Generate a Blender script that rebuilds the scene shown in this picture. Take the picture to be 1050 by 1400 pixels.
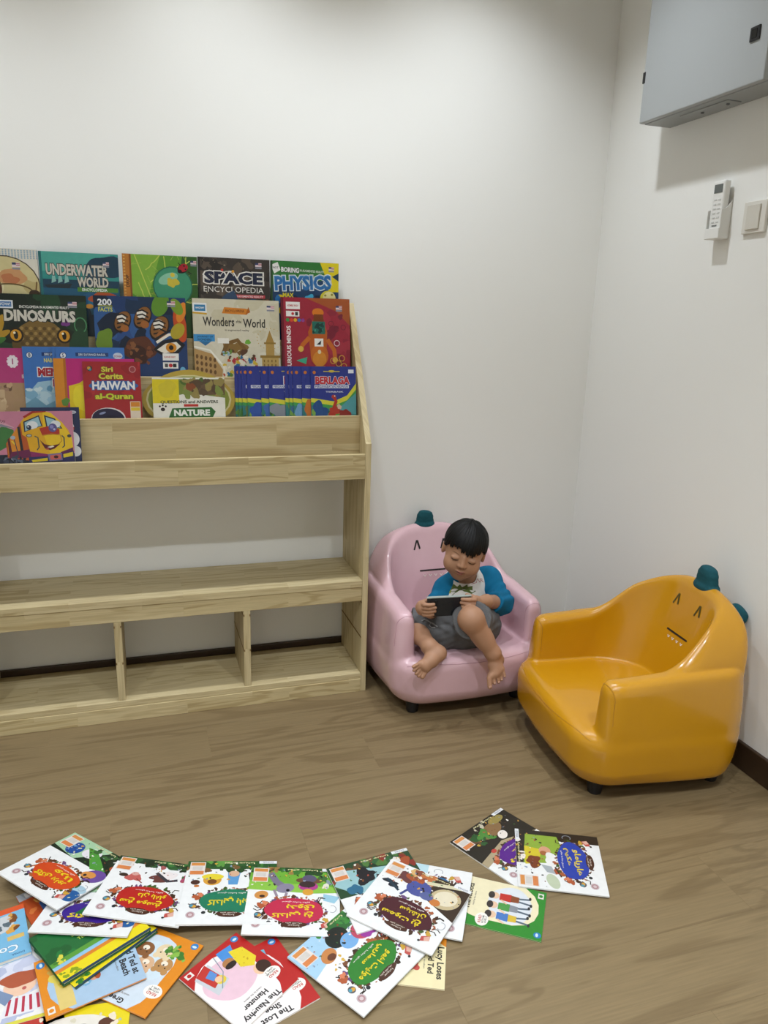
import bpy, bmesh, math, random
import numpy as np
from mathutils import Vector, Matrix

for _o in list(bpy.data.objects):
    bpy.data.objects.remove(_o)
SC = bpy.context.scene
COL = SC.collection
PI = math.pi

# ------------------------------------------------------------------ camera
CAM_H = 1.3
FPX, PITCH, ROLL, YAW = 1037.8, 0.254257, 0.0299306, 0.3177878
def cam_axes():
    cy, sy, cp, sp = math.cos(YAW), math.sin(YAW), math.cos(PITCH), math.sin(PITCH)
    f = Vector((sy * cp, cy * cp, -sp)); rt = Vector((cy, -sy, 0)); up = rt.cross(f)
    cr, sr = math.cos(ROLL), math.sin(ROLL)
    return rt * cr + up * sr, rt * -sr + up * cr, f
RT, UP, FW = cam_axes()
cam_d = bpy.data.cameras.new('camera')
cam = bpy.data.objects.new('camera', cam_d); COL.objects.link(cam)
cam_d.sensor_fit = 'VERTICAL'; cam_d.sensor_height = 36.0
cam_d.lens = 36.0 * FPX / 1400.0
cam_d.clip_start = 0.02
m = Matrix.Identity(4)
for i in range(3):
    m[i][0], m[i][1], m[i][2] = RT[i], UP[i], -FW[i]
m[2][3] = CAM_H
cam.matrix_world = m
SC.camera = cam

def ray(px, py):
    return RT * ((px - 525) / FPX) - UP * ((py - 700) / FPX) + FW
def onY(px, py, Y):
    d = ray(px, py); return Vector((0, 0, CAM_H)) + d * (Y / d.y)
def onX(px, py, X):
    d = ray(px, py); return Vector((0, 0, CAM_H)) + d * (X / d.x)
def onZ(px, py, Z=0.0):
    d = ray(px, py); return Vector((0, 0, CAM_H)) + d * ((Z - CAM_H) / d.z)

# ------------------------------------------------------------------ world, lamps, exposure
w = bpy.data.worlds.new('world'); SC.world = w; w.use_nodes = True
w.node_tree.nodes['Background'].inputs[0].default_value = (0.9, 0.95, 1, 1)
w.node_tree.nodes['Background'].inputs[1].default_value = 0.05
SC.view_settings.view_transform = 'Standard'
SC.view_settings.look = 'None'
SC.view_settings.gamma = 1
SC.view_settings.use_curve_mapping = False
SC.view_settings.exposure = 0.78

CEIL = 2.75
LAMPS = [(1.06, 2.1, 31), (0.28, 2.1, 31), (-0.75, 2.1, 31), (1.0, 0.35, 64), (0.0, 0.35, 82), (-1.1, 0.35, 66), (0.3, -1.2, 66), (-1.1, -1.2, 66)]
for (lx, ly, e) in LAMPS:
    ld = bpy.data.lights.new('downlight_beam', 'SPOT')
    ld.energy = e; ld.color = (0.945, 1.0, 1.065)
    ld.spot_size = math.radians(118); ld.spot_blend = 0.8
    ld.shadow_soft_size = 0.045
    lo = bpy.data.objects.new('downlight_beam', ld); COL.objects.link(lo)
    lo.location = (lx, ly, CEIL - 0.012)
    lo['kind'] = 'structure'

# ------------------------------------------------------------------ helpers
def srgb(c):
    if isinstance(c, str):
        c = c.lstrip('#'); c = c if len(c) == 6 else ''.join(q * 2 for q in c); c = tuple(int(c[i:i + 2], 16) / 255 for i in (0, 2, 4))
    return tuple(x / 12.92 if x <= 0.04045 else ((x + 0.055) / 1.055) ** 2.4 for x in c[:3]) + (1,)
MATS = {}
def mat(name, col, rough=0.5, spec=0.5, metal=0.0, noise=0.0, nscale=20, bump=0.0, bscale=200, coat=0.0):
    if name in MATS: return MATS[name]
    m = bpy.data.materials.new(name); m.use_nodes = True
    nt = m.node_tree; b = nt.nodes['Principled BSDF']
    c = srgb(col)
    b.inputs['Base Color'].default_value = c
    b.inputs['Roughness'].default_value = rough
    b.inputs['Specular IOR Level'].default_value = spec
    b.inputs['Metallic'].default_value = metal
    b.inputs['Coat Weight'].default_value = coat
    tc = nt.nodes.new('ShaderNodeTexCoord')
    if noise:
        n = nt.nodes.new('ShaderNodeTexNoise'); n.inputs['Scale'].default_value = nscale; n.inputs['Detail'].default_value = 4
        nt.links.new(tc.outputs['Object'], n.inputs['Vector'])
        hs = nt.nodes.new('ShaderNodeMix'); hs.data_type = 'RGBA'
        hs.inputs['A'].default_value = tuple(x * (1 - noise) for x in c[:3]) + (1,)
        hs.inputs['B'].default_value = tuple(min(1, x * (1 + noise)) for x in c[:3]) + (1,)
        nt.links.new(n.outputs['Fac'], hs.inputs['Factor'])
        nt.links.new(hs.outputs['Result'], b.inputs['Base Color'])
    if bump:
        n2 = nt.nodes.new('ShaderNodeTexNoise'); n2.inputs['Scale'].default_value = bscale; n2.inputs['Detail'].default_value = 3
        nt.links.new(tc.outputs['Object'], n2.inputs['Vector'])
        bp = nt.nodes.new('ShaderNodeBump'); bp.inputs['Strength'].default_value = bump; bp.inputs['Distance'].default_value = 0.002
        nt.links.new(n2.outputs['Fac'], bp.inputs['Height'])
        nt.links.new(bp.outputs['Normal'], b.inputs['Normal'])
    MATS[name] = m
    return m

def wood_mat(name, axis, base, dark, light, block=(0.34, 0.045), grain=1.0, rough=0.5, strips=True, seed=0.0):
    """pine/vinyl: long grain along `axis`; finger-jointed strips of slightly different tone"""
    m = bpy.data.materials.new(name); m.use_nodes = True
    nt = m.node_tree; N = nt.nodes; L = nt.links
    b = N['Principled BSDF']; b.inputs['Roughness'].default_value = rough
    b.inputs['Specular IOR Level'].default_value = 0.35
    tc = N.new('ShaderNodeTexCoord')
    sep = N.new('ShaderNodeSeparateXYZ'); L.new(tc.outputs['Object'], sep.inputs[0])
    com = N.new('ShaderNodeCombineXYZ')
    o = [k for k in 'XYZ' if k != axis]
    add = N.new('ShaderNodeMath'); add.operation = 'ADD'
    L.new(sep.outputs[o[0]], add.inputs[0]); L.new(sep.outputs[o[1]], add.inputs[1])
    L.new(sep.outputs[axis], com.inputs[0]); L.new(add.outputs[0], com.inputs[1])
    oi0 = N.new('ShaderNodeObjectInfo'); sd = N.new('ShaderNodeMath'); sd.operation = 'MULTIPLY_ADD'; sd.inputs[1].default_value = 40.0; sd.inputs[2].default_value = seed
    L.new(oi0.outputs['Random'], sd.inputs[0]); L.new(sd.outputs[0], com.inputs[2])
    # strips
    br = N.new('ShaderNodeTexBrick')
    br.inputs['Color1'].default_value = (0, 0, 0, 1); br.inputs['Color2'].default_value = (1, 1, 1, 1)
    br.inputs['Mortar'].default_value = (0.35, 0.35, 0.35, 1)
    br.inputs['Scale'].default_value = 1.0; br.inputs['Mortar Size'].default_value = 0.0004
    br.inputs['Brick Width'].default_value = block[0]; br.inputs['Row Height'].default_value = block[1]
    br.offset = 0.37
    L.new(com.outputs[0], br.inputs['Vector'])
    # per-strip shift of the grain
    sh = N.new('ShaderNodeVectorMath'); sh.operation = 'MULTIPLY_ADD'
    sh.inputs[1].default_value = (3.1, 1.7, 5.3)
    L.new(br.outputs['Color'], sh.inputs[0]); L.new(com.outputs[0], sh.inputs[2])
    src = sh.outputs[0] if strips else com.outputs[0]
    mp = N.new('ShaderNodeMapping'); mp.inputs['Scale'].default_value = (1.6 * grain, 16 * grain, 1)
    L.new(src, mp.inputs['Vector'])
    n1 = N.new('ShaderNodeTexNoise'); n1.inputs['Scale'].default_value = 1.0; n1.inputs['Detail'].default_value = 2.5; n1.inputs['Distortion'].default_value = 0.6
    L.new(mp.outputs[0], n1.inputs['Vector'])
    # rings: sine of noise
    mul = N.new('ShaderNodeMath'); mul.operation = 'MULTIPLY'; mul.inputs[1].default_value = 34.0
    L.new(n1.outputs['Fac'], mul.inputs[0])
    sn = N.new('ShaderNodeMath'); sn.operation = 'SINE'; L.new(mul.outputs[0], sn.inputs[0])
    pw = N.new('ShaderNodeMapRange'); pw.inputs['From Min'].default_value = 0.1; pw.inputs['From Max'].default_value = 1.0
    pw.inputs['To Min'].default_value = 0.0; pw.inputs['To Max'].default_value = 1.0; pw.interpolation_type = 'SMOOTHSTEP'
    L.new(sn.outputs[0], pw.inputs['Value'])
    mp2 = N.new('ShaderNodeMapping'); mp2.inputs['Scale'].default_value = (9, 260, 1); L.new(src, mp2.inputs['Vector'])
    n2 = N.new('ShaderNodeTexNoise'); n2.inputs['Scale'].default_value = 1.0; n2.inputs['Detail'].default_value = 2
    L.new(mp2.outputs[0], n2.inputs['Vector'])
    mx = N.new('ShaderNodeMix'); mx.data_type = 'RGBA'
    mx.inputs['A'].default_value = srgb(base); mx.inputs['B'].default_value = srgb(dark)
    fm = N.new('ShaderNodeMath'); fm.operation = 'MULTIPLY'; fm.inputs[1].default_value = 0.66
    L.new(pw.outputs['Result'], fm.inputs[0]); L.new(fm.outputs[0], mx.inputs['Factor'])
    mx2 = N.new('ShaderNodeMix'); mx2.data_type = 'RGBA'; mx2.inputs['B'].default_value = srgb(light)
    fm2 = N.new('ShaderNodeMath'); fm2.operation = 'MULTIPLY'; fm2.inputs[1].default_value = 0.55
    L.new(br.outputs['Color'], fm2.inputs[0])
    if strips: L.new(fm2.outputs[0], mx2.inputs['Factor'])
    else: mx2.inputs['Factor'].default_value = 0.2
    L.new(mx.outputs['Result'], mx2.inputs['A'])
    mx3 = N.new('ShaderNodeMix'); mx3.data_type = 'RGBA'; mx3.blend_type = 'MULTIPLY'
    mr = N.new('ShaderNodeMapRange'); mr.inputs['From Min'].default_value = 0.3; mr.inputs['From Max'].default_value = 0.7
    mr.inputs['To Min'].default_value = 0.86; mr.inputs['To Max'].default_value = 1.08
    L.new(n2.outputs['Fac'], mr.inputs['Value'])
    cc = N.new('ShaderNodeCombineColor')
    for k in range(3): L.new(mr.outputs['Result'], cc.inputs[k])
    mx3.inputs['Factor'].default_value = 0.8
    L.new(mx2.outputs['Result'], mx3.inputs['A']); L.new(cc.outputs[0], mx3.inputs['B'])
    out = mx3.outputs['Result']
    # each board a touch different
    oi = N.new('ShaderNodeObjectInfo')
    hsv = N.new('ShaderNodeHueSaturation')
    mr2 = N.new('ShaderNodeMapRange'); mr2.inputs['To Min'].default_value = 0.94 if strips else 0.985; mr2.inputs['To Max'].default_value = 1.05 if strips else 1.015
    L.new(oi.outputs['Random'], mr2.inputs['Value']); L.new(mr2.outputs['Result'], hsv.inputs['Value'])
    L.new(out, hsv.inputs['Color']); L.new(hsv.outputs['Color'], b.inputs['Base Color'])
    bp = N.new('ShaderNodeBump'); bp.inputs['Strength'].default_value = 0.12; bp.inputs['Distance'].default_value = 0.001
    L.new(n2.outputs['Fac'], bp.inputs['Height']); L.new(bp.outputs['Normal'], b.inputs['Normal'])
    return m

def link(name, me, parent=None, material=None, loc=None, smooth=False):
    o = bpy.data.objects.new(name, me); COL.objects.link(o)
    if material is not None and not me.materials: me.materials.append(material)
    if parent is not None: o.parent = parent
    if loc is not None: o.location = loc
    if smooth:
        me.polygons.foreach_set('use_smooth', [True] * len(me.polygons))
    return o
def tag(o, label, cat, group=None):
    o['label'] = label; o['category'] = cat
    if group: o['group'] = group
    return o
def empty(name, loc=(0, 0, 0), rz=0.0):
    o = bpy.data.objects.new(name, None); COL.objects.link(o); o.empty_display_size = 0.05
    o.location = loc; o.rotation_euler = (0, 0, rz); return o
def struct(o):
    o['kind'] = 'structure'; return o

def box_mesh(name, size, bevel=0.0, seg=2, center=(0, 0, 0)):
    bm = bmesh.new(); bmesh.ops.create_cube(bm, size=1)
    for v in bm.verts:
        v.co = Vector((v.co.x * size[0] + center[0], v.co.y * size[1] + center[1], v.co.z * size[2] + center[2]))
    if bevel: bmesh.ops.bevel(bm, geom=bm.edges[:], offset=bevel, segments=seg, profile=0.5, affect='EDGES')
    me = bpy.data.meshes.new(name); bm.to_mesh(me); bm.free(); return me
def box(name, x0, x1, y0, y1, z0, z1, material, parent=None, bevel=0.0015):
    c = ((x0 + x1) / 2, (y0 + y1) / 2, (z0 + z1) / 2)
    return link(name, box_mesh(name, (x1 - x0, y1 - y0, z1 - z0), bevel), parent, material, c)
def prism_mesh(name, pts, axis, a, b, bevel=0.0):
    """extrude a 2-D outline (other two axes in XYZ order) along axis from a to b"""
    bm = bmesh.new()
    def mk(p, t):
        if axis == 'X': return (t, p[0], p[1])
        if axis == 'Y': return (p[0], t, p[1])
        return (p[0], p[1], t)
    va = [bm.verts.new(mk(p, a)) for p in pts]; vb = [bm.verts.new(mk(p, b)) for p in pts]
    n = len(pts)
    bm.faces.new(va); bm.faces.new(vb[::-1])
    for i in range(n): bm.faces.new((va[i], vb[i], vb[(i + 1) % n], va[(i + 1) % n]))
    bmesh.ops.recalc_face_normals(bm, faces=bm.faces[:])
    if bevel: bmesh.ops.bevel(bm, geom=bm.edges[:], offset=bevel, segments=2, profile=0.5, affect='EDGES')
    me = bpy.data.meshes.new(name); bm.to_mesh(me); bm.free(); return me
def tube_mesh(name, pts, rad, seg=6, closed=False):
    """polyline tube; rad is a number or a list"""
    P = [Vector(p) for p in pts]; n = len(P)
    V = []; F = []
    up0 = Vector((0.13, 0.21, 0.97))
    for i, p in enumerate(P):
        a = P[(i - 1) % n] if closed else P[max(i - 1, 0)]; c = P[(i + 1) % n] if closed else P[min(i + 1, n - 1)]
        t = (c - a).normalized(); u = t.cross(up0)
        if u.length < 1e-3: u = t.cross(Vector((1, 0, 0)))
        u.normalize(); v = t.cross(u)
        r = rad[i] if hasattr(rad, '__len__') else rad
        for k in range(seg):
            an = 2 * PI * k / seg; V.append(p + u * (r * math.cos(an)) + v * (r * math.sin(an)))
    rng = n if closed else n - 1
    for i in range(rng):
        j = (i + 1) % n
        for k in range(seg):
            F.append((i * seg + k, i * seg + (k + 1) % seg, j * seg + (k + 1) % seg, j * seg + k))
    if not closed:
        F.append(tuple(range(seg))[::-1]); F.append(tuple((n - 1) * seg + k for k in range(seg)))
    me = bpy.data.meshes.new(name); me.from_pydata([tuple(v) for v in V], [], F); me.update(); return me
def lathe_mesh(name, prof, seg=24):
    V = []; F = []; n = len(prof)
    for (r, z) in prof:
        for k in range(seg):
            an = 2 * PI * k / seg; V.append((r * math.cos(an), r * math.sin(an), z))
    for i in range(n - 1):
        for k in range(seg):
            F.append((i * seg + k, i * seg + (k + 1) % seg, (i + 1) * seg + (k + 1) % seg, (i + 1) * seg + k))
    F.append(tuple(range(seg))[::-1]); F.append(tuple((n - 1) * seg + k for k in range(seg)))
    me = bpy.data.meshes.new(name); me.from_pydata(V, [], F); me.update(); return me

# ---- signed distance modelling: smooth blends of capsules and fields, meshed with surface nets
def smin(a, b, k):
    h = np.clip(0.5 + 0.5 * (b - a) / k, 0, 1); return b * (1 - h) + a * h - k * h * (1 - h)
def smax(a, b, k): return -smin(-a, -b, k)
def capsule(P, a, b, r0, r1=None):
    a = np.asarray(a, np.float32); b = np.asarray(b, np.float32)
    r1 = r0 if r1 is None else r1
    d = b - a; L2 = max(float(d @ d), 1e-12)
    t = np.clip(((P - a) @ d) / L2, 0, 1)
    q = P - a - t[:, None] * d
    return np.sqrt((q * q).sum(1)) - (r0 + (r1 - r0) * t)
def ellipsoid(P, c, r, Rm=None):
    q = P - np.asarray(c, np.float32)
    if Rm is not None: q = q @ Rm
    r = np.asarray(r, np.float32)
    k0 = np.sqrt(((q / r) ** 2).sum(1)); k1 = np.sqrt(((q / (r * r)) ** 2).sum(1)) + 1e-9
    return k0 * (k0 - 1) / k1
def rbox2(x, y, hx, hy, r):
    qx = np.abs(x) - hx + r; qy = np.abs(y) - hy + r
    return np.minimum(np.maximum(qx, qy), 0) + np.sqrt(np.maximum(qx, 0) ** 2 + np.maximum(qy, 0) ** 2) - r
def surface(name, f, lo, hi, h, iters=2, B=12):
    lo = np.array(lo, float); n = np.ceil((np.array(hi) - lo) / h / B).astype(int) * B
    nb = n // B
    val = np.ones(tuple(n), np.float32)
    g = np.indices(tuple(nb)).reshape(3, -1).T
    cen = lo + (g * B + (B - 1) / 2) * h
    dc = f(cen.astype(np.float32))
    rad = B * h * 0.87 * 1.35
    act = np.abs(dc) < rad + 0.006
    for bi in np.nonzero(~act)[0]:
        if dc[bi] < 0:
            i, j, k = g[bi] * B; val[i:i + B, j:j + B, k:k + B] = -1
    off = np.indices((B, B, B)).reshape(3, -1).T
    ids = np.nonzero(act)[0]
    for s in range(0, len(ids), 200):
        gi = g[ids[s:s + 200]]
        pts = lo + ((gi[:, None, :] * B + off[None]) * h)
        d = f(pts.reshape(-1, 3).astype(np.float32)).reshape(len(gi), B, B, B)
        for q, (i, j, k) in enumerate(gi * B): val[i:i + B, j:j + B, k:k + B] = d[q]
    s = val < 0
    sh = tuple(x - 1 for x in s.shape)
    def cor(a, i, j, k): return a[i:i + sh[0], j:j + sh[1], k:k + sh[2]]
    cnt = np.zeros(sh, np.int8)
    for i in (0, 1):
        for j in (0, 1):
            for k in (0, 1): cnt += cor(s, i, j, k)
    actc = (cnt > 0) & (cnt < 8)
    ci = np.argwhere(actc); idx = -np.ones(sh, np.int32); idx[actc] = np.arange(len(ci))
    acc = np.zeros((len(ci), 3)); num = np.zeros(len(ci))
    corners = [(i, j, k) for i in (0, 1) for j in (0, 1) for k in (0, 1)]
    vv = {c: val[ci[:, 0] + c[0], ci[:, 1] + c[1], ci[:, 2] + c[2]] for c in corners}
    for a in corners:
        for ax in range(3):
            if a[ax]: continue
            b = list(a); b[ax] = 1; b = tuple(b)
            x = (vv[a] < 0) != (vv[b] < 0)
            t = np.where(x, vv[a] / np.where(x, vv[a] - vv[b], 1), 0)
            p = np.tile(np.array(a, float), (len(ci), 1)); p[:, ax] += t
            acc += p * x[:, None]; num += x
    V = lo + (ci + acc / num[:, None]) * h
    F = []
    for ax in range(3):
        u, v = (ax + 1) % 3, (ax + 2) % 3
        sl0 = [slice(None)] * 3; sl1 = [slice(None)] * 3
        sl0[ax] = slice(0, -1); sl1[ax] = slice(1, None)
        e0 = s[tuple(sl0)]; e1 = s[tuple(sl1)]
        E = np.argwhere(e0 != e1)
        E = E[(E[:, u] > 0) & (E[:, v] > 0) & (E[:, u] < sh[u]) & (E[:, v] < sh[v])]
        if not len(E): continue
        fl = e0[E[:, 0], E[:, 1], E[:, 2]]
        q = []
        for (du, dv) in ((-1, -1), (0, -1), (0, 0), (-1, 0)):
            c = E.copy(); c[:, u] += du; c[:, v] += dv
            q.append(idx[c[:, 0], c[:, 1], c[:, 2]])
        q = np.stack(q, 1); q[~fl] = q[~fl][:, ::-1]
        F.append(q)
    F = np.concatenate(F); F = F[(F >= 0).all(1)]
    V = V.astype(np.float32)
    for _ in range(iters): V = project(f, V)
    me = bpy.data.meshes.new(name)
    me.from_pydata(V.tolist(), [], F.tolist()); me.update()
    me.polygons.foreach_set('use_smooth', [True] * len(me.polygons))
    return me
def project(f, V, e=0.0008, mx=0.004):
    V = np.asarray(V, np.float32)
    d = f(V); G = np.zeros_like(V)
    for a in range(3):
        p = V.copy(); p[:, a] += e; q = V.copy(); q[:, a] -= e
        G[:, a] = (f(p) - f(q)) / (2 * e)
    g2 = np.maximum((G * G).sum(1), 0.05)
    st = np.clip(d / g2, -mx, mx)
    return V - G * st[:, None]
def march(f, P, D, tmax=0.6, n=90):
    """sphere-trace a ray of the field; returns the hit point"""
    P = np.asarray(P, np.float32); D = np.asarray(D, np.float32); D = D / np.linalg.norm(D)
    t = 0.0
    for _ in range(n):
        d = float(f((P + D * t)[None].astype(np.float32))[0])
        if d < 0.0003: break
        t += max(d * 0.7, 0.0003)
        if t > tmax: break
    return P + D * t
# ------------------------------------------------------------------ the room
WALL_Y, WALL_X = 2.64, 1.693
XL, YB = -2.3, -1.9
M_WALL = mat('white_emulsion_paint', '#f0f0ec', 0.75, 0.25, bump=0.05, bscale=120)
M_CEIL = mat('ceiling_paint', '#f2f2ee', 0.9, 0.2)
M_SKIRT = mat('dark_brown_skirting', '#3a2a1c', 0.45, 0.4, noise=0.25, nscale=30)
struct(box('wall_back', XL - 0.1, WALL_X + 0.1, WALL_Y, WALL_Y + 0.1, 0, CEIL, M_WALL, bevel=0))
struct(box('wall_right', WALL_X, WALL_X + 0.1, YB - 0.1, WALL_Y, 0, CEIL, M_WALL, bevel=0))
struct(box('wall_left', XL - 0.1, XL, YB, WALL_Y, 0, CEIL, M_WALL, bevel=0))
struct(box('wall_front', XL - 0.1, WALL_X, YB - 0.1, YB, 0, CEIL, M_WALL, bevel=0))
struct(box('ceiling', XL - 0.1, WALL_X + 0.1, YB - 0.1, WALL_Y + 0.1, CEIL, CEIL + 0.1, M_CEIL, bevel=0))
struct(box('baseboard_back', XL, WALL_X, WALL_Y - 0.014, WALL_Y, 0, 0.092, M_SKIRT, bevel=0.003))
struct(box('baseboard_right', WALL_X - 0.014, WALL_X, YB, WALL_Y - 0.0145, 0, 0.084, M_SKIRT, bevel=0.003))
struct(box('baseboard_left', XL, XL + 0.014, YB, WALL_Y - 0.0145, 0, 0.098, M_SKIRT, bevel=0.003))
floor = struct(box('floor', XL - 0.1, WALL_X + 0.1, YB - 0.1, WALL_Y + 0.1, -0.06, -0.004, mat('screed', '#4a3d2c', 0.9), bevel=0))
M_FLOOR = wood_mat('oak_vinyl_floor', 'X', '#7d6b4d', '#665439', '#8a795a', strips=False, grain=0.65, rough=0.42)
for n in M_FLOOR.node_tree.nodes:
    if n.type == 'OBJECT_INFO':
        pass
PW, PL = 0.19, 1.22
me_plank = box_mesh('plank', (PL - 0.0001, PW - 0.0001, 0.004), 0.0002, 1)
me_plank.materials.append(M_FLOOR)
random.seed(4)
row = 0; y = WALL_Y - PW / 2
while y > -0.2:
    x = XL + 0.3 + (row * 0.47) % PL - PL / 2
    while x - PL / 2 < WALL_X:
        if x + PL / 2 > XL:
            a0, a1 = max(x - PL / 2, XL), min(x + PL / 2, WALL_X)
            o = link('plank', me_plank, floor)
            o.matrix_parent_inverse = Matrix.Translation(floor.location).inverted()
            o.location = ((a0 + a1) / 2, y, -0.002)
            o.scale = ((a1 - a0) / PL, 1, 1)
        x += PL
    y -= PW; row += 1
me2 = box_mesh('plank_field', (WALL_X - XL, y + PW / 2 - YB, 0.004)); me2.materials.append(M_FLOOR)
o = link('plank', me2, floor); o.matrix_parent_inverse = Matrix.Translation(floor.location).inverted()
o.location = ((WALL_X + XL) / 2, (y + PW / 2 + YB) / 2, -0.002)

# recessed downlights
M_TRIM = mat('white_trim', '#f0f0ee', 0.4)
m_lens = bpy.data.materials.new('lamp_lens'); m_lens.use_nodes = True
b = m_lens.node_tree.nodes['Principled BSDF']
b.inputs['Emission Color'].default_value = (1, 0.96, 0.88, 1); b.inputs['Emission Strength'].default_value = 6
me_ring = lathe_mesh('trim_ring', [(0.052, 0.0), (0.052, -0.006), (0.064, -0.008), (0.072, -0.003), (0.072, 0.0)], 28)
me_lens = lathe_mesh('lens', [(0.05, -0.001), (0.05, -0.003), (0.02, -0.004)], 24)
ORD = ['nearest the corner', 'over the middle of the bookshelf', 'over the left end of the bookshelf', 'nearest the right wall in the middle row', 'in the middle row above the spread books', 'in the middle row by the left wall', 'in the rear row, right of two', 'in the rear row, left of two']
for (lx, ly, e), od in zip(LAMPS, ORD):
    t = empty('ceiling_downlight', (lx, ly, CEIL))
    tag(t, 'round white recessed ceiling downlight ' + od, 'downlight', 'ceiling downlights')
    link('trim_ring', me_ring, t, M_TRIM); link('lens', me_lens, t, m_lens)

# ------------------------------------------------------------------ bookshelf
PB, PD, PLT = '#c4b388', '#a08a5c', '#d3c49d'
W_X = wood_mat('pine_grain_along', 'X', PB, PD, PLT)
W_X2 = wood_mat('pine_grain_along_b', 'X', '#c9b78c', '#a88f62', '#d6c8a2', block=(0.5, 0.08), grain=0.5, seed=7.0)
W_Y = wood_mat('pine_grain_depth', 'Y', PB, PD, PLT)
W_Z = wood_mat('pine_grain_upright', 'Z', PB, PD, PLT, block=(0.5, 0.06))
YF = 2.355; SB = WALL_Y - 0.016      # front face, rear face of the unit
SX0, SX1 = -0.507, 0.725
shelf = empty('bookshelf', ((SX0 + SX1) / 2, (YF + SB) / 2, 0))
tag(shelf, 'pale pine display bookshelf with stepped book tiers above an open bench and cubby holes', 'bookshelf')
SINV = Matrix.Translation(shelf.location).inverted()
def sbox(name, *a, par=None, **k):
    o = box(name, *a, **k); o.parent = par or shelf
    o.matrix_parent_inverse = SINV if par is None else (Matrix.Translation(shelf.location) @ Matrix.Translation(Vector((0, 0, 0)))).inverted()
    return o
# side panels: vertical front edge then sloping up to the wall
prof = [(YF, 0.0), (SB, 0.0), (SB, 1.335), (SB - 0.02, 1.335), (YF + 0.004, 0.893), (YF, 0.89)]
for (a, bb) in ((SX1 - 0.02, SX1), (SX0, SX0 + 0.02)):
    me = prism_mesh('side_panel', [(p[0] - (YF + SB) / 2, p[1]) for p in prof], 'X', -0.01, 0.01, 0.0012)
    o = link('side_panel', me, shelf, W_Z, ((a + bb) / 2 - shelf.location.x, 0, 0))
    # routed groove lines for loose shelf boards on the inner face
    s = 1 if a < 0 else -1
    for zz in (0.205, 0.335):
        g = link('groove', box_mesh('groove', (0.0016, SB - YF - 0.004, 0.0055)), o, mat('groove_shadow_wood', '#7c6239', 0.8), (s * 0.0101, 0, zz))
IX0, IX1 = SX0 + 0.02, SX1 - 0.02
# tiers
TY = [YF, YF + 0.07, YF + 0.14, YF + 0.21]
TZ = [0.855, 0.972, 1.092, 1.208]
FLOORZ = [0.775, 0.935, 1.055, 1.17]
for k in range(4):
    if k == 0:
        sbox('front_lip', IX0, IX1, TY[0], TY[0] + 0.015, 0.772, TZ[0], material=W_X)
        sbox('tier_floor', IX0, IX1, TY[0] + 0.015, TY[1] + 0.0, 0.787, 0.802, material=W_X)
    else:
        sbox('riser_board', IX0, IX1, TY[k], TY[k] + 0.015, FLOORZ[k - 1] + 0.0 if k > 1 else 0.772, TZ[k], material=W_X2 if k == 1 else W_X)
        sbox('tier_floor', IX0, IX1, TY[k] + 0.015, (TY[k + 1] if k < 3 else SB - 0.008), FLOORZ[k] - 0.015, FLOORZ[k], material=W_X)
sbox('back_board', IX0, IX1, SB - 0.008, SB, 1.0, 1.32, material=W_X)
FLOORZ[0] = 0.802
# bench and base
sbox('bench_board', IX0, IX1, YF + 0.001, SB, 0.392, 0.416, material=W_X)
sbox('bench_apron', IX0, IX1, YF + 0.004, YF + 0.024, 0.341, 0.3915, material=W_X)
sbox('base_board', IX0, IX1, YF + 0.001, SB, 0.0495, 0.07, material=W_X)
sbox('plinth', IX0, IX1, YF - 0.002, YF + 0.018, 0.0, 0.049, material=W_X)
for dx in (-0.094, 0.31):
    # divider with router notches in its front edge
    def dprof(x0):
        return [(x0, 0.0)]
    dep = SB - YF - 0.006
    o = sbox('divider', dx - 0.0115, dx + 0.0115, YF + 0.004, SB - 0.002, 0.0702, 0.3408, material=W_Z)
    for zz in (0.2, 0.325):
        for s in (-1, 1):
            g = link('notch', box_mesh('notch', (0.0042, dep - 0.002, 0.0075)), o, mat('groove_shadow_wood', '#7c6239', 0.8),
                     (s * 0.0096, -0.0012, zz - (0.0702 + 0.3408) / 2))

# ------------------------------------------------------------------ electrical cabinet
M_CAB = mat('grey_powder_coat', '#a6aaab', 0.42, 0.4)
M_CAB2 = mat('grey_powder_coat_box', '#9a9e9e', 0.45, 0.4)
M_BLK = mat('black_plastic', '#16171a', 0.4)
cb = empty('electrical_cabinet', (WALL_X, 2.03, 1.912))
tag(cb, 'grey metal electrical cabinet mounted high on the right wall', 'cabinet')
CY0, CY1, CH = 1.77 - 2.03, 2.292 - 2.03, 0.62
link('cabinet_body', box_mesh('cabinet_body', (0.1, CY1 - CY0, CH), 0.003, 2, (-0.0505, (CY0 + CY1) / 2, CH / 2)), cb, M_CAB2)
dr = link('door', box_mesh('door', (0.018, CY1 - CY0 - 0.002, CH - 0.002), 0.003, 2, (-0.1115, (CY0 + CY1) / 2, CH / 2)), cb, M_CAB)
link('latch', box_mesh('latch', (0.006, 0.034, 0.034), 0.001, 1, (-0.1215, CY0 + 0.05, 0.120)), dr, M_BLK)
link('latch_core', box_mesh('latch_core', (0.004, 0.018, 0.022), 0.001, 1, (-0.1245, CY0 + 0.05, 0.120)), dr, mat('latch_dark', '#0a0d0e', 0.25))
hg = link('hinge', box_mesh('hinge', (0.012, 0.012, 0.032), 0.001, 1, (-0.1165, CY1 - 0.004, 0.133)), dr, M_BLK)
kn = link('gland_plate', box_mesh('gland_plate', (0.05, 0.2, 0.003), 0.001, 1, (-0.05, 0.02, -0.0013)), cb, M_CAB2)
for yy in (-0.055, 0.05):
    link('screw', lathe_mesh('screw', [(0.005, 0), (0.005, -0.003), (0.003, -0.0045)], 10), kn, mat('screw_metal', '#6d6f70', 0.4, metal=0.6), (-0.05, yy, -0.0028))

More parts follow.
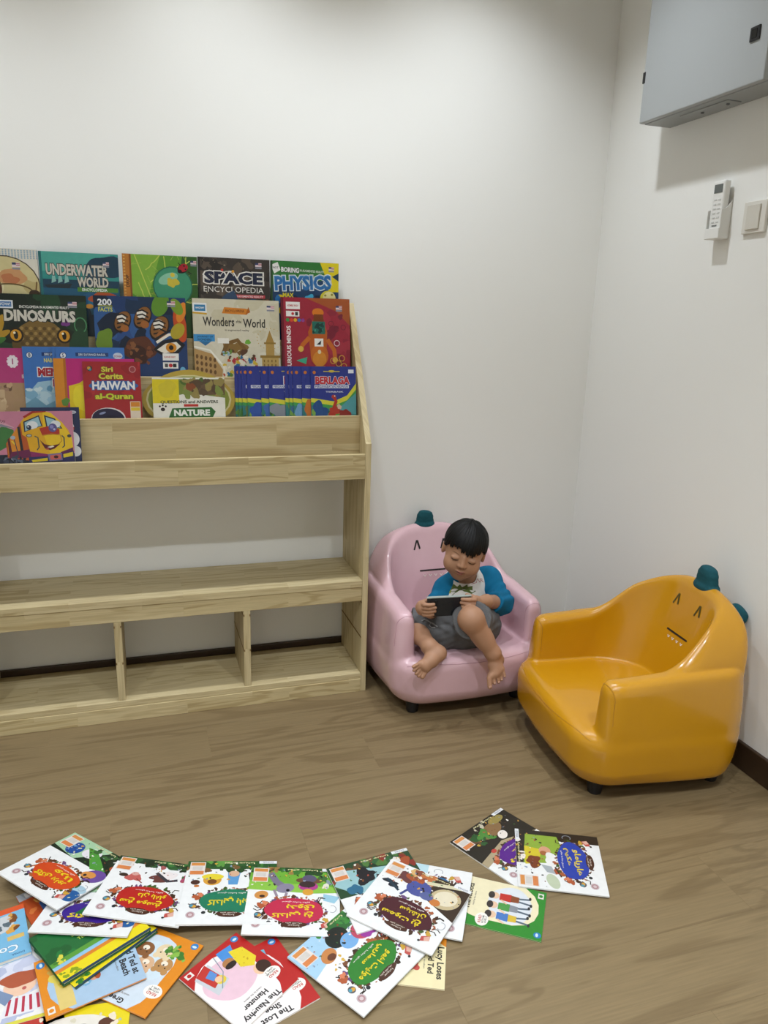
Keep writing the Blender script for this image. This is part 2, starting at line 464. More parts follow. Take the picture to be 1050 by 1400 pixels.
# ------------------------------------------------------------------ air-conditioner remote and switch
M_RW = mat('remote_white', '#e8e8e4', 0.35)
M_RG = mat('remote_grey', '#c9c9c6', 0.4)
rm = empty('remote_holder', (WALL_X, 1.99, 1.548))
tag(rm, 'white plastic remote holder cradle screwed to the right wall', 'holder')
link('cradle', box_mesh('cradle', (0.003, 0.060, 0.11), 0.001, 1, (-0.0017, 0, 0.055)), rm, M_RW)
for s in (-1, 1):
    link('cradle_side', prism_mesh('cradle_side', [(-0.036, 0.0), (-0.003, 0.0), (-0.003, 0.105), (-0.02, 0.085), (-0.036, 0.08)], 'Y', s * 0.029 - 0.0015, s * 0.029 + 0.0015, 0.0006), rm, M_RW)
link('cradle_floor', box_mesh('cradle_floor', (0.034, 0.060, 0.003), 0.001, 1, (-0.0195, 0, 0.0)), rm, M_RW)
link('cradle_lip', box_mesh('cradle_lip', (0.003, 0.060, 0.03), 0.001, 1, (-0.0365, 0, 0.0145)), rm, M_RW)
rc = empty('remote_control', (WALL_X - 0.02, 1.99, 1.5505))
tag(rc, 'white air-conditioner remote with small screen standing in the wall holder', 'remote')
link('remote_body', box_mesh('remote_body', (0.022, 0.052, 0.16), 0.006, 3, (0, 0, 0.08)), rc, M_RW, smooth=False)
link('screen', box_mesh('screen', (0.0015, 0.034, 0.024), 0.0004, 1, (-0.0115, 0, 0.137)), rc, mat('lcd_grey', '#5d625f', 0.2))
for i in range(6):
    for j in range(2):
        link('button', box_mesh('button', (0.0016, 0.011, 0.0045), 0.0005, 1, (-0.0113, -0.010 + j * 0.018, 0.106 - i * 0.0125)), rc, M_RG)
link('power_button', box_mesh('power_button', (0.0018, 0.02, 0.004), 0.0005, 1, (-0.0113, 0, 0.034)), rc, mat('button_dark', '#777a78', 0.4))
sw = empty('light_switch', (WALL_X, 1.858, 1.554))
tag(sw, 'cream square rocker light switch on the right wall beside the remote', 'light switch')
link('switch_plate', box_mesh('switch_plate', (0.009, 0.086, 0.086), 0.002, 2, (-0.0047, 0, 0.043)), sw, mat('switch_cream', '#dedbd2', 0.4))
for j in range(1):
    link('rocker', box_mesh('rocker', (0.006, 0.05, 0.066), 0.0015, 2, (-0.0105, 0.002, 0.043)), sw, mat('switch_rocker', '#d3cfc4', 0.35))
# ------------------------------------------------------------------ dinosaur armchairs
def sstep(a, b, x):
    t = np.clip((x - a) / (b - a), 0, 1); return t * t * (3 - 2 * t)
def chair_top(x, y):
    ax = np.abs(x)
    hump = 0.170 * np.maximum(1 - (ax / 0.245) ** 2.6, 0.0) ** 0.7
    return 0.374 + hump * sstep(-0.04, 0.12, y) + 0.008 * sstep(-0.1, 0.2, y) * sstep(0.1, 0.2, ax) - 0.010 * sstep(0.0, -0.2, y)
def chair_sdf(P):
    x, y, z = P[:, 0], P[:, 1], P[:, 2]
    tuck = 1.6 * np.maximum(0.10 - z, 0) ** 1.5 * sstep(0.1, -0.25, y) + 0.5 * np.maximum(0.10 - z, 0) ** 1.5
    bulge = 0.010 * np.sin(np.clip((z - 0.05) / 0.3, 0, 1) * PI)
    lean = 0.03 * np.maximum(z - 0.15, 0) * sstep(-0.05, 0.2, y)
    fr = 0.022 * (1 - np.clip(np.abs(x) / 0.26, 0, 1) ** 2)
    yy = y + fr * sstep(0.0, -0.25, y) - lean
    outer = rbox2(x, yy + 0.012, 0.272 + bulge, 0.245 + bulge, 0.10) + tuck
    dome = 0.014 * (1 - np.clip(np.abs(x) / 0.2, 0, 1) ** 2)
    base = smax(outer, z - 0.214 - dome, 0.05)
    up = smax(outer + 0.002, -(y + 0.222 - 0.05 * (z - 0.2)), 0.026)
    up = smax(up, (z - chair_top(x, y)) * 0.8, 0.03)
    zz = np.maximum(z - 0.21, 0)
    inner = rbox2(x, y + 0.40 - 0.28 * zz, 0.203 + 0.02 * zz, 0.505, 0.15)
    cav = smax(inner, 0.19 - z, 0.01)
    up = smax(up, -cav, 0.024)
    d = smin(base, up, 0.008)
    return smax(d, 0.045 - z, 0.022)

M_FOOT = mat('black_chair_foot', '#17171a', 0.5)
M_TEAL = mat('teal_felt', '#1d4f58', 0.9, 0.2, noise=0.25, nscale=120, bump=0.4, bscale=600)
M_EYE = mat('print_black', '#1d1a1a', 0.5)
M_EYEY = mat('print_olive', '#4d4413', 0.5)
M_TOOTH = mat('print_white', '#e9dfd8', 0.5)
def horn_sdf(P):
    q = P.copy()
    r = smax(capsule(q, (0, 0, -0.03), (0, 0, 0.018), 0.042, 0.034), np.abs(q[:, 1]) - 0.02, 0.018)
    r = smin(r, ellipsoid(q, (0, 0, -0.012), (0.046, 0.026, 0.014)), 0.01)
    r = smax(r, q[:, 2] - 0.050 + 0.003 * np.sin(q[:, 0] * 60), 0.012) + 0.0003 * np.sin(q[:, 2] * 420 + q[:, 0] * 40)
    return smax(r, -0.022 - q[:, 2], 0.006)
ME_HORN = None
def leather(name, col, dark):
    m = mat(name, col, 0.27, 0.55, coat=0.5, noise=0.04, nscale=9, bump=0.10, bscale=420)
    nt = m.node_tree
    # soft creases
    b = nt.nodes['Principled BSDF']; tc = [n for n in nt.nodes if n.type == 'TEX_COORD'][0]
    n = nt.nodes.new('ShaderNodeTexNoise'); n.inputs['Scale'].default_value = 14; n.inputs['Detail'].default_value = 2
    nt.links.new(tc.outputs['Object'], n.inputs['Vector'])
    bp = nt.nodes.new('ShaderNodeBump'); bp.inputs['Strength'].default_value = 0.22; bp.inputs['Distance'].default_value = 0.006
    nt.links.new(n.outputs['Fac'], bp.inputs['Height'])
    old = b.inputs['Normal'].links[0].from_node
    nt.links.new(bp.outputs['Normal'], old.inputs['Normal'])
    return m
ME_CHAIR = surface('upholstery', chair_sdf, (-0.34, -0.36, 0.0), (0.34, 0.36, 0.62), 0.0065, 3)
ME_HORN = surface('horn', horn_sdf, (-0.07, -0.05, -0.05), (0.07, 0.05, 0.09), 0.004, 2)
def on_chair_front(x, z, off=0.0012):
    p = march(chair_sdf, (x, -0.6, z), (0, 1, 0), 1.2, 160)
    return Vector((p[0], p[1] - off, p[2]))
def stroke(pts2, wid, off=0.001):
    """flat printed stroke lying on the chair's inner back"""
    V = []; F = []
    n = len(pts2)
    for i, (x, z) in enumerate(pts2):
        a = pts2[max(i - 1, 0)]; c = pts2[min(i + 1, n - 1)]
        dx, dz = c[0] - a[0], c[1] - a[1]; L = math.hypot(dx, dz) or 1
        nx, nz = -dz / L * wid / 2, dx / L * wid / 2
        V.append(on_chair_front(x + nx, z + nz, off)); V.append(on_chair_front(x - nx, z - nz, off))
    for i in range(n - 1): F.append((2 * i, 2 * i + 1, 2 * i + 3, 2 * i + 2))
    return V, F
def strokes_mesh(name, lst):
    V = []; F = []
    for pts2, wid in lst:
        v, f = stroke(pts2, wid); o = len(V); V += [tuple(p) for p in v]; F += [tuple(i + o for i in q) for q in f]
    me = bpy.data.meshes.new(name); me.from_pydata(V, [], F); me.update(); return me
def lerp2(a, b, n=8): return [(a[0] + (b[0] - a[0]) * i / (n - 1), a[1] + (b[1] - a[1]) * i / (n - 1)) for i in range(n)]
def seam(pts, nrm_off=0.0):
    """thin welt projected on the upholstery"""
    V = np.array(pts, np.float32)
    for _ in range(12): V = project(chair_sdf, V, mx=0.02)
    return tube_mesh('seam', [tuple(v) for v in V], 0.0011, 5)
def make_armchair(loc, rz, skin, seamcol, eye, label, hx, hs, fin):
    t = empty('armchair', loc, rz)
    tag(t, label, 'armchair', 'dinosaur armchairs')
    body = link('upholstery', ME_CHAIR.copy(), t, skin)
    for (sx, sy) in ((-1, -1), (1, -1), (-1, 1), (1, 1)):
        link('foot', lathe_mesh('foot', [(0.019, 0.0), (0.02, 0.004), (0.026, 0.05), (0.026, 0.07)], 18), t, M_FOOT, (sx * 0.195, sy * 0.185 + 0.0, 0), smooth=False)
    # welts: round the front face of each arm, along the seat's front edge
    ms = mat(seamcol[0], seamcol[1], 0.5)
    for s in (-1, 1):
        pts = [(s * 0.268, -0.196, 0.25), (s * 0.266, -0.196, 0.30)]
        for i in range(22):
            a = i / 21 * PI
            pts.append((s * (0.238 + 0.029 * math.cos(a)), -0.196, 0.318 + 0.026 * math.sin(a)))
        pts += [(s * 0.209, -0.196, 0.29), (s * 0.208, -0.196, 0.25)]
        link('seam', seam(pts), body, ms)
    link('seam', seam([(-0.24 + 0.48 * i / 40, -0.24 - 0.03 * (1 - ((i - 20) / 20) ** 2), 0.193) for i in range(41)]), body, ms)
    # face
    for sx in (-0.057, 0.051):
        eyes = [(lerp2((sx - 0.013, 0.452), (sx - 0.001, 0.487), 5), 0.0058), (lerp2((sx + 0.001, 0.487), (sx + 0.010, 0.455), 5), 0.0068)]
        link('printed_eye', strokes_mesh('printed_eye', eyes), t, eye)
    link('printed_mouth', strokes_mesh('printed_mouth', [(lerp2((-0.052, 0.376), (0.052, 0.376), 12), 0.0056)]), t, M_EYE)
    teeth = []
    for i in range(4):
        x = -0.033 + i * 0.022
        teeth += [(lerp2((x - 0.005, 0.361), (x, 0.354), 3), 0.003), (lerp2((x, 0.354), (x + 0.005, 0.361), 3), 0.003)]
    link('printed_teeth', strokes_mesh('printed_teeth', teeth), t, M_TOOTH)
    h = link('horn', ME_HORN, t, M_TEAL, (hx, 0.222, 0.545)); h.rotation_euler = (0.0, 0, 0); h.scale = (hs,) * 3
    if fin:
        h = link('horn', ME_HORN, t, M_TEAL, (0.078, 0.272, 0.452)); h.rotation_euler = (-0.35, 0.5, 0.5)
    return t
M_PINK = leather('pink_leatherette', '#d9b3bb', '#b98c98')
M_YEL = leather('yellow_leatherette', '#c58c0a', '#b97c08')
chair_p = make_armchair((1.031, 2.368, 0), 0.015, M_PINK, ('pink_seam', '#bf95a0'), M_EYE, 'pink leatherette dinosaur armchair in the corner beside the bookshelf, with a child in it', -0.012, 0.95, False)
chair_y = make_armchair((1.392, 1.79, 0), -1.669, M_YEL, ('yellow_seam', '#b07a10'), M_EYEY, 'empty yellow leatherette dinosaur armchair standing against the right wall', 0.01, 1.1, True)
# ------------------------------------------------------------------ printed covers: flat shapes and lettering laid on real books
m_print = bpy.data.materials.new('cover_print'); m_print.use_nodes = True
_nt = m_print.node_tree; _b = _nt.nodes['Principled BSDF']; _b.inputs['Roughness'].default_value = 0.32
_at = _nt.nodes.new('ShaderNodeAttribute'); _at.attribute_name = 'ink'
_tc = _nt.nodes.new('ShaderNodeTexCoord'); _nz = _nt.nodes.new('ShaderNodeTexNoise'); _nz.inputs['Scale'].default_value = 70; _nz.inputs['Detail'].default_value = 3
_nt.links.new(_tc.outputs['Object'], _nz.inputs['Vector'])
_mr = _nt.nodes.new('ShaderNodeMapRange'); _mr.inputs['From Min'].default_value = 0.3; _mr.inputs['From Max'].default_value = 0.7
_mr.inputs['To Min'].default_value = 0.96; _mr.inputs['To Max'].default_value = 1.02
_nt.links.new(_nz.outputs['Fac'], _mr.inputs['Value'])
_hs = _nt.nodes.new('ShaderNodeHueSaturation')
_nt.links.new(_at.outputs['Color'], _hs.inputs['Color']); _nt.links.new(_mr.outputs['Result'], _hs.inputs['Value'])
_nt.links.new(_hs.outputs['Color'], _b.inputs['Base Color'])
M_PAGE = mat('book_pages', '#e6e0d2', 0.8, 0.2)

TXT = {}
def text_geo(s, bold=0.0):
    key = (s, bold)
    if key not in TXT:
        c = bpy.data.curves.new('lettering', 'FONT'); c.body = s; c.resolution_u = 2; c.offset = bold
        o = bpy.data.objects.new('lettering', c); me = bpy.data.meshes.new_from_object(o)
        V = np.array([(v.co.x, v.co.y) for v in me.vertices]) if len(me.vertices) else np.zeros((1, 2))
        F = [tuple(p.vertices) for p in me.polygons]
        bpy.data.objects.remove(o); bpy.data.curves.remove(c); bpy.data.meshes.remove(me)
        TXT[key] = (V, F)
    return TXT[key]
AR = {'a': 0xFE8D, 'b': 0xFE8F, 't': 0xFE95, 'd': 0xFEA9, 'r': 0xFEAD, 's': 0xFEB1, 'S': 0xFEB5, 'k': 0xFED9, 'l': 0xFEDD, 'm': 0xFEE1,
      'n': 0xFEE5, 'w': 0xFEED, 'y': 0xFEF1, 'g': 0xFB92, 'q': 0xFED5, 'N': 0xFECD, 'h': 0xFEE9, 'p': 0xFB56, 'c': 0xFB7A, 'H': 0xFEA1, 'j': 0xFE9D}
def jawi(word):
    """joined letter forms, laid out right to left"""
    out = []
    for wd in word.split(' '):
        o = ''
        for i, ch in enumerate(wd):
            base = AR[ch]; nojoin = ch in 'adrw'
            pj = i > 0 and wd[i - 1] not in 'adrw'; nj = (not nojoin) and i < len(wd) - 1
            f = (1 if pj and not nj else 2 if nj and not pj else 3 if nj and pj else 0)
            o += chr(base + f)
        out.append(o[::-1])
    return ' '.join(out[::-1])

def ink(c):
    q = srgb(c); return (q[0] * .8, q[1] * .8, q[2] * .8, 1)
class Art:
    STEP = 0.00002
    def __init__(s, w, h, bg=None):
        s.w, s.h, s.z = w, h, 0.00006; s.v0 = 0.0
        s.V, s.F, s.C = [], [], []; s.B = []
        if bg: s.rect(0, 0, 1, 1, bg)
    def _lift(s, x0, y0, x1, y1):
        """each print lies one ink film above whatever it overlaps"""
        k = 0
        for (a, b, c, d, q) in s.B:
            if q >= k and a < x1 and c > x0 and b < y1 and d > y0: k = q + 1
        s.B.append((x0, y0, x1, y1, k)); s.z = 0.00006 + k * s.STEP
    def _clip(s, P):
        for ax, lim, sg in ((0, 0, 1), (0, s.w, -1), (1, 0, 1), (1, s.h, -1)):
            Q = []
            for i in range(len(P)):
                a, b = P[i - 1], P[i]
                ia, ib = (a[ax] - lim) * sg >= -1e-9, (b[ax] - lim) * sg >= -1e-9
                if ia != ib:
                    t = (lim - a[ax]) / (b[ax] - a[ax]); Q.append((a[0] + (b[0] - a[0]) * t, a[1] + (b[1] - a[1]) * t))
                if ib: Q.append(b)
            P = Q
            if len(P) < 3: return []
        return P
    def raw(s, P, col):
        P = s._clip(P)
        if len(P) < 3: return
        ar = sum(P[i - 1][0] * P[i][1] - P[i][0] * P[i - 1][1] for i in range(len(P)))
        if ar < 0: P = P[::-1]
        X = [p[0] for p in P]; Yy = [p[1] for p in P]; s._lift(min(X), min(Yy), max(X), max(Yy))
        n = len(s.V); s.V += [(x, y, s.z) for x, y in P]; s.F.append(tuple(range(n, n + len(P)))); s.C.append(ink(col))
    def poly(s, pts, col): s.raw([(u * s.w, (s.v0 + (1 - s.v0) * v) * s.h) for u, v in pts], col)
    def rect(s, u0, v0, u1, v1, col): s.poly([(u0, v0), (u1, v0), (u1, v1), (u0, v1)], col)
    def ell(s, u, v, rx, ry, col, rot=0, n=22):
        v = s.v0 + (1 - s.v0) * v
        c, sn = math.cos(rot), math.sin(rot); P = []
        for k in range(n):
            a = 2 * PI * k / n; x, y = rx * s.w * math.cos(a), ry * s.w * math.sin(a)
            P.append((u * s.w + x * c - y * sn, v * s.h + x * sn + y * c))
        s.raw(P, col)
    def blob(s, u, v, r, col, seed=0, wob=0.25, asp=1.0, rot=0, n=26):
        v = s.v0 + (1 - s.v0) * v
        R = random.Random(seed); ph = [R.uniform(0, 6.28) for _ in range(4)]; P = []
        c, sn = math.cos(rot), math.sin(rot)
        for k in range(n):
            a = 2 * PI * k / n
            q = 1 + wob * (math.sin(2 * a + ph[0]) * .5 + math.sin(3 * a + ph[1]) * .35 + math.sin(5 * a + ph[2]) * .3)
            x, y = r * s.w * q * math.cos(a), r * s.w * q * asp * math.sin(a)
            P.append((u * s.w + x * c - y * sn, v * s.h + x * sn + y * c))
        s.raw(P, col)
    def line(s, pts, wd, col):
        pts = [(u * s.w, (s.v0 + (1 - s.v0) * v) * s.h) for u, v in pts]; wd = wd * s.w / 2
        L, Rr = [], []
        for i, p in enumerate(pts):
            a, b = pts[max(i - 1, 0)], pts[min(i + 1, len(pts) - 1)]
            dx, dy = b[0] - a[0], b[1] - a[1]; q = math.hypot(dx, dy) or 1
            L.append((p[0] - dy / q * wd, p[1] + dx / q * wd)); Rr.append((p[0] + dy / q * wd, p[1] - dx / q * wd))
        s.raw(L + Rr[::-1], col)
    def arc(s, u, v, rx, ry, a0, a1, wd, col, n=14):
        s.line([(u + rx * math.cos(a0 + (a1 - a0) * k / n), v + ry * s.w / s.h * math.sin(a0 + (a1 - a0) * k / n)) for k in range(n + 1)], wd, col)
    def scatter(s, u0, v0, u1, v1, cols, n, r, seed, wob=0.35):
        R = random.Random(seed)
        for k in range(n):
            s.blob(R.uniform(u0, u1), R.uniform(v0, v1), r * R.uniform(.4, 1.3), R.choice(cols), R.random() * 999, wob, R.uniform(.5, 1.2), R.uniform(0, 3), 14)
    def text(s, t, u, v, wid=None, hgt=None, col='#ffffff', stroke=None, sw=0.05, bold=0.02, rot=0, fit=False):
        V, F = text_geo(t, bold)
        lo, hi = V.min(0), V.max(0); sz = np.maximum(hi - lo, 1e-6)
        if wid and hgt: sc = np.array([wid * s.w / sz[0], hgt * s.h / sz[1]])
        elif wid: sc = np.array([wid * s.w / sz[0]] * 2)
        else: sc = np.array([hgt * s.h / sz[1]] * 2)
        c, sn = math.cos(rot), math.sin(rot)
        def put(V, F, col):
            P = (V - (lo + hi) / 2) * sc
            n = len(s.V); XY = [(u * s.w + x * c - y * sn, v * s.h + x * sn + y * c) for x, y in P]
            X = [p[0] for p in XY]; Yy = [p[1] for p in XY]; s._lift(min(X), min(Yy), max(X), max(Yy))
            for x, y in XY: s.V.append((x, y, s.z))
            s.F += [tuple(i + n for i in f) for f in F]; s.C += [ink(col)] * len(F)
        if stroke:
            V2, F2 = text_geo(t, bold + sw); put(V2, F2, stroke)
        put(V, F, col)
    def mesh(s, name, ox, oy, oz):
        me = bpy.data.meshes.new(name)
        me.from_pydata([(x + ox, y + oy, z + oz) for x, y, z in s.V], [], s.F)
        at = me.attributes.new('ink', 'FLOAT_COLOR', 'FACE')
        at.data.foreach_set('color', np.array(s.C, np.float32).ravel())
        me.materials.append(m_print); me.update(); return me

def make_book(name, w, h, t, art, label, group, spine='#cfcac0', back='#d8d4ca', hard=False, cat='book'):
    """origin at the middle of the bottom edge, cover facing local +z, spine at the left"""
    root = empty(name); tag(root, label, cat, group)
    ct = 0.0022 if hard else 0.0007; ins = 0.003 if hard else 0.0008
    mb = mat('cover_card_' + back, back, 0.4); msn = mat('cover_card_' + spine, spine, 0.4)
    bv = 0.0006 if hard else 0.0002
    fc = link('front_cover', box_mesh('front_cover', (w, h, ct), bv, 1, (0, h / 2, t - ct / 2)), root, mb)
    link('back_cover', box_mesh('back_cover', (w, h, ct), bv, 1, (0, h / 2, ct / 2)), root, mb)
    link('spine', box_mesh('spine', (ct, h, t - 2 * ct), 0, 1, (-w / 2 + ct / 2, h / 2, t / 2)), root, msn)
    link('pages', box_mesh('pages', (w - ct - ins - 0.0003, h - 2 * ins, t - 2 * ct - 0.0001), 0, 1, ((ct - ins) / 2, h / 2, t / 2)), root, M_PAGE)
    if art: link('cover_print', art.mesh('cover_print', -w / 2, 0, t), fc)
    return root

# ---- books standing on the shelf tiers
LEANS = [math.radians(q) for q in (7, 7, 8, 1.6)]
def shelf_plane(k, px, py, fwd):
    """hit of a pixel's ray on the leaning cover plane of tier k: returns X and distance up the cover"""
    LEAN = LEANS[k]
    p0 = Vector((0, TY[k] + 0.017 + fwd, FLOORZ[k])); n = Vector((0, -math.cos(LEAN), math.sin(LEAN)))
    o = Vector((0, 0, CAM_H)); d = ray(px, py)
    q = o + d * ((p0 - o).dot(n) / d.dot(n))
    return q.x, (q - p0).dot(Vector((0, math.sin(LEAN), math.cos(LEAN))))
def shelf_book(k, pl, pr, t, fwd, draw, name, label, group, hfix=None, **kw):
    """pl, pr: photo pixels of the two upper corners; fwd: how far the cover's foot stands behind the lip"""
    LEAN = LEANS[k]
    x0, h0 = shelf_plane(k, *pl, fwd); x1, h1 = shelf_plane(k, *pr, fwd)
    w = x1 - x0; h = hfix or (h0 + h1) / 2
    art = Art(w, h); draw(art)
    b = make_book(name, w, h, t, art, label, group, **kw)
    b.rotation_euler = (PI / 2 - LEAN, 0, 0)
    # local origin sits t behind the cover plane
    b.location = ((x0 + x1) / 2, TY[k] + 0.017 + fwd + t * math.cos(LEAN), FLOORZ[k] + 0.0004 + max(0, -0) + 0)
    b.location.z = FLOORZ[k] + 0.0003
    return b
def flag(a, u, v, s=0.05):
    a.rect(u - s, v, u + s, v + s * 0.9, '#e9d9dc'); a.rect(u - s, v + s * .45, u, v + s * .9, '#35406e')
    a.rect(u, v + s * .3, u + s, v + s * .45, '#b23c4a'); a.rect(u, v + s * .6, u + s, v + s * .75, '#b23c4a')
    a.rect(u - s, v - s * .5, u + s, v - s * .12, '#8d8f9c')
def d_body(a):
    a.rect(0, 0, 1, 1, '#e8e4d6'); R = random.Random(2)
    for i in range(26):
        for j in range(5): a.ell(.02 + i * .039, .985 - j * .018, .012, .012, '#9fb9c8', n=6)
    a.ell(.55, .62, .47, .42, '#4a3a22'); a.ell(.55, .62, .455, .405, '#dccf98'); a.ell(.35, .66, .2, .28, '#efe6b8')
    a.blob(.66, .72, .17, '#d6a06c', 3, .2, .7); a.blob(.63, .70, .11, '#c57a4e', 9, .3, .6); a.blob(.3, .85, .14, '#b8562e', 5, .3, .6); a.blob(.9, .62, .1, '#c9b67c', 7, .2)
    a.ell(.47, .6, .05, .12, '#5a2e16'); a.arc(.62, .56, .3, .12, .2, 2.6, .02, '#6a5426'); a.arc(.6, .48, .25, .05, .3, 2.9, .016, '#7a5a2c')
    a.line([(.75, .55), (.84, .5), (.95, .58), (.97, .68)], .02, '#7a5a2c'); a.ell(.93, .56, .07, .05, '#3f2c18')
    flag(a, .72, .82, .05)
def d_sea(a):
    a.rect(0, 0, 1, 1, '#0f3d56'); a.rect(0, .72, 1, 1, '#2f948e'); a.rect(0, .8, .9, 1, '#4fae9f'); a.blob(.85, .86, .26, '#123a52', 3, .3, .6); a.blob(.7, .78, .12, '#1c4f66', 8)
    a.poly([(.05, .66), (.4, .68), (.36, .63), (.1, .62)], '#1d2b33')
    for x in (.14, .22, .3): a.poly([(x, .68), (x + .06, .7), (x + .03, .84)], '#8fc4bb'); 
    a.rect(0, .45, 1, .63, '#155a7a'); a.scatter(0, .3, 1, .6, ['#1f7aa0', '#0f3050', '#24618c'], 14, .1, 5)
    a.blob(.8, .52, .2, '#c4562a', 5, .3, .5); a.blob(.92, .42, .13, '#e0a030', 6, .4)
    a.text('UNDERWATER', .47, .82, .78, .115, '#d9d3c4', '#2a2a2c', .05, .04); a.text('WORLD', .66, .70, .40, .105, '#d9d3c4', '#2a2a2c', .05, .04)
    a.rect(.46, .6, .98, .645, '#4f8a2c'); a.text('ENCYCLOPEDIA', .68, .622, .32, .03, '#ffffff')
    flag(a, .84, .88, .04); a.ell(.6, .45, .05, .03, '#e9a23a'); a.rect(0, 0, .035, 1, '#1d6f72')
def d_leaf(a):
    a.rect(0, 0, 1, 1, '#5f9c2f'); a.poly([(.55, 0), (1, 0), (1, 1), (.8, 1)], '#2f5f22'); a.poly([(.1, 1), (.5, 1), (.3, .5), (.1, .6)], '#86b83e')
    for (p, q) in (((.16, 1), (.52, .2)), ((.3, .84), (.5, 1)), ((.36, .72), (.9, .95)), ((.42, .58), (1, .72)), ((.55, 1), (.62, .4)), ((.85, 1), (.78, .3)), ((.2, .7), (.3, .5)), ((.6, .55), (1, .5))):
        n = 7; R = random.Random(int(p[0] * 100)); a.line([(p[0] + (q[0] - p[0]) * i / n, p[1] + (q[1] - p[1]) * i / n + R.uniform(-.012, .012)) for i in range(n + 1)], .012, '#c9d75e')
    R = random.Random(3)
    for i in range(26):
        u, v = R.uniform(.14, 1), R.uniform(.5, 1); a.line([(u, v), (u + R.uniform(-.09, .09), v + R.uniform(-.05, .05)), (u + R.uniform(-.1, .1), v + R.uniform(-.09, .09))], .006, '#a9c650')
    a.rect(0, 0, .11, 1, '#c07a2c'); a.rect(.09, 0, .115, 1, '#8a4d18')
    for i in range(22): a.rect(.01, .3 + i * .032, .035, .312 + i * .032, '#e6b45c')
    a.text('DROP', .06, .72, None, .035, '#2a1608', rot=PI / 2)
    a.ell(.66, .68, .27, .27, '#1f6a52'); a.ell(.66, .68, .255, .255, '#3f9a74'); a.ell(.6, .76, .14, .07, '#8fcfae', .4); a.blob(.66, .72, .07, '#d6c23a', 4, .4); a.ell(.66, .8, .03, .03, '#e8d040')
    a.ell(.8, .87, .075, .06, '#1a0d0d', .5); a.ell(.81, .88, .066, .052, '#b2182a', .5); a.ell(.76, .84, .03, .026, '#14100f'); a.ell(.82, .9, .014, .012, '#1a0d0d'); a.ell(.84, .865, .012, .012, '#1a0d0d'); a.line([(.78, .9), (.74, .93)], .01, '#1a0d0d'); a.line([(.87, .84), (.92, .82)], .01, '#1a0d0d')
    flag(a, .95, .92, .04)
def d_space(a):
    a.rect(0, 0, 1, 1, '#3b3430'); a.scatter(0, .5, 1, 1, ['#4d443c', '#2c2725', '#5d5044', '#453b36'], 40, .09, 8, .5); a.scatter(0, .6, 1, 1, ['#8d8068', '#6f6350'], 20, .012, 4)
    a.rect(0, 0, .03, 1, '#221d1c')
    a.text('SPACE', .49, .79, .82, .13, '#12192c', '#f4f1ea', .07, .05)
    a.text('SPACE', .49, .79, .80, .122, '#1b2440', None, .05, .03)
    a.ell(.33, .87, .018, .018, '#d63a2c'); a.ell(.48, .86, .02, .02, '#e8a52c'); a.arc(.4, .78, .1, .1, .4, 2.9, .01, '#e9e3d6')
    a.text('ENCYCLOPEDIA', .49, .665, .84, .06, '#f0ede6', None, .05, 0.0)
    a.rect(.48, .58, .93, .615, '#c23b44'); a.text('IN AUGMENTED REALITY', .705, .597, .4, .022, '#f4dada')
    flag(a, .84, .92, .045); a.scatter(0, .3, 1, .55, ['#7a4a2a', '#2f4a6a', '#a86b34'], 8, .15, 2)
def d_physics(a):
    a.rect(0, 0, 1, 1, '#16406b'); a.poly([(0, .74), (1, .82), (1, 1), (0, 1)], '#2f7a35'); a.poly([(.72, 1), (1, 1), (1, .6), (.86, .66), (.8, .85)], '#e9d51c'); a.poly([(.9, .85), (1, .89), (1, .8)], '#1c3d52')
    a.rect(0, .45, 1, .68, '#123a63'); a.scatter(0, .4, 1, .62, ['#e0c61e', '#1d6fae', '#0d2340', '#2aa0c0'], 26, .05, 3)
    a.poly([(.0, .95), (.1, .985), (.14, .9), (.05, .86)], '#f2f2ee'); a.text('NOT', .07, .925, .08, None, '#24242a')
    a.text('BORING', .28, .905, .26, .055, '#f2f2f2', '#1d3d24', .05, .04, -.03); a.text('IN AUGMENTED REALITY', .6, .9, .36, .025, '#dfeadb', rot=-.03)
    a.text('PHYSICS', .47, .77, .84, .165, '#3f8fc9', '#dfe9ee', .05, .05, .05); a.text('PHYSICS', .47, .765, .82, .15, '#2c6fae', None, .05, .03, .05)
    a.text('MAX', .25, .63, .16, .05, '#e3cf2a', None, .05, .04); a.text('& EXPERIMENT', .35, .585, .34, .032, '#e3cf2a', None, .05, .02, .05)
    a.ell(.84, .60, .12, .12, '#d9cf3a'); a.ell(.86, .61, .095, .095, '#ece5a0')
    for (x, y) in ((.8, .64), (.86, .57), (.9, .65), (.78, .57), (.9, .58)): a.ell(x, y, .018, .016, '#9a8f2a')
    a.blob(.55, .57, .08, '#3fb0d8', 6, .5); a.rect(0, 0, .025, 1, '#2a4d2a'); flag(a, .89, .92, .04)
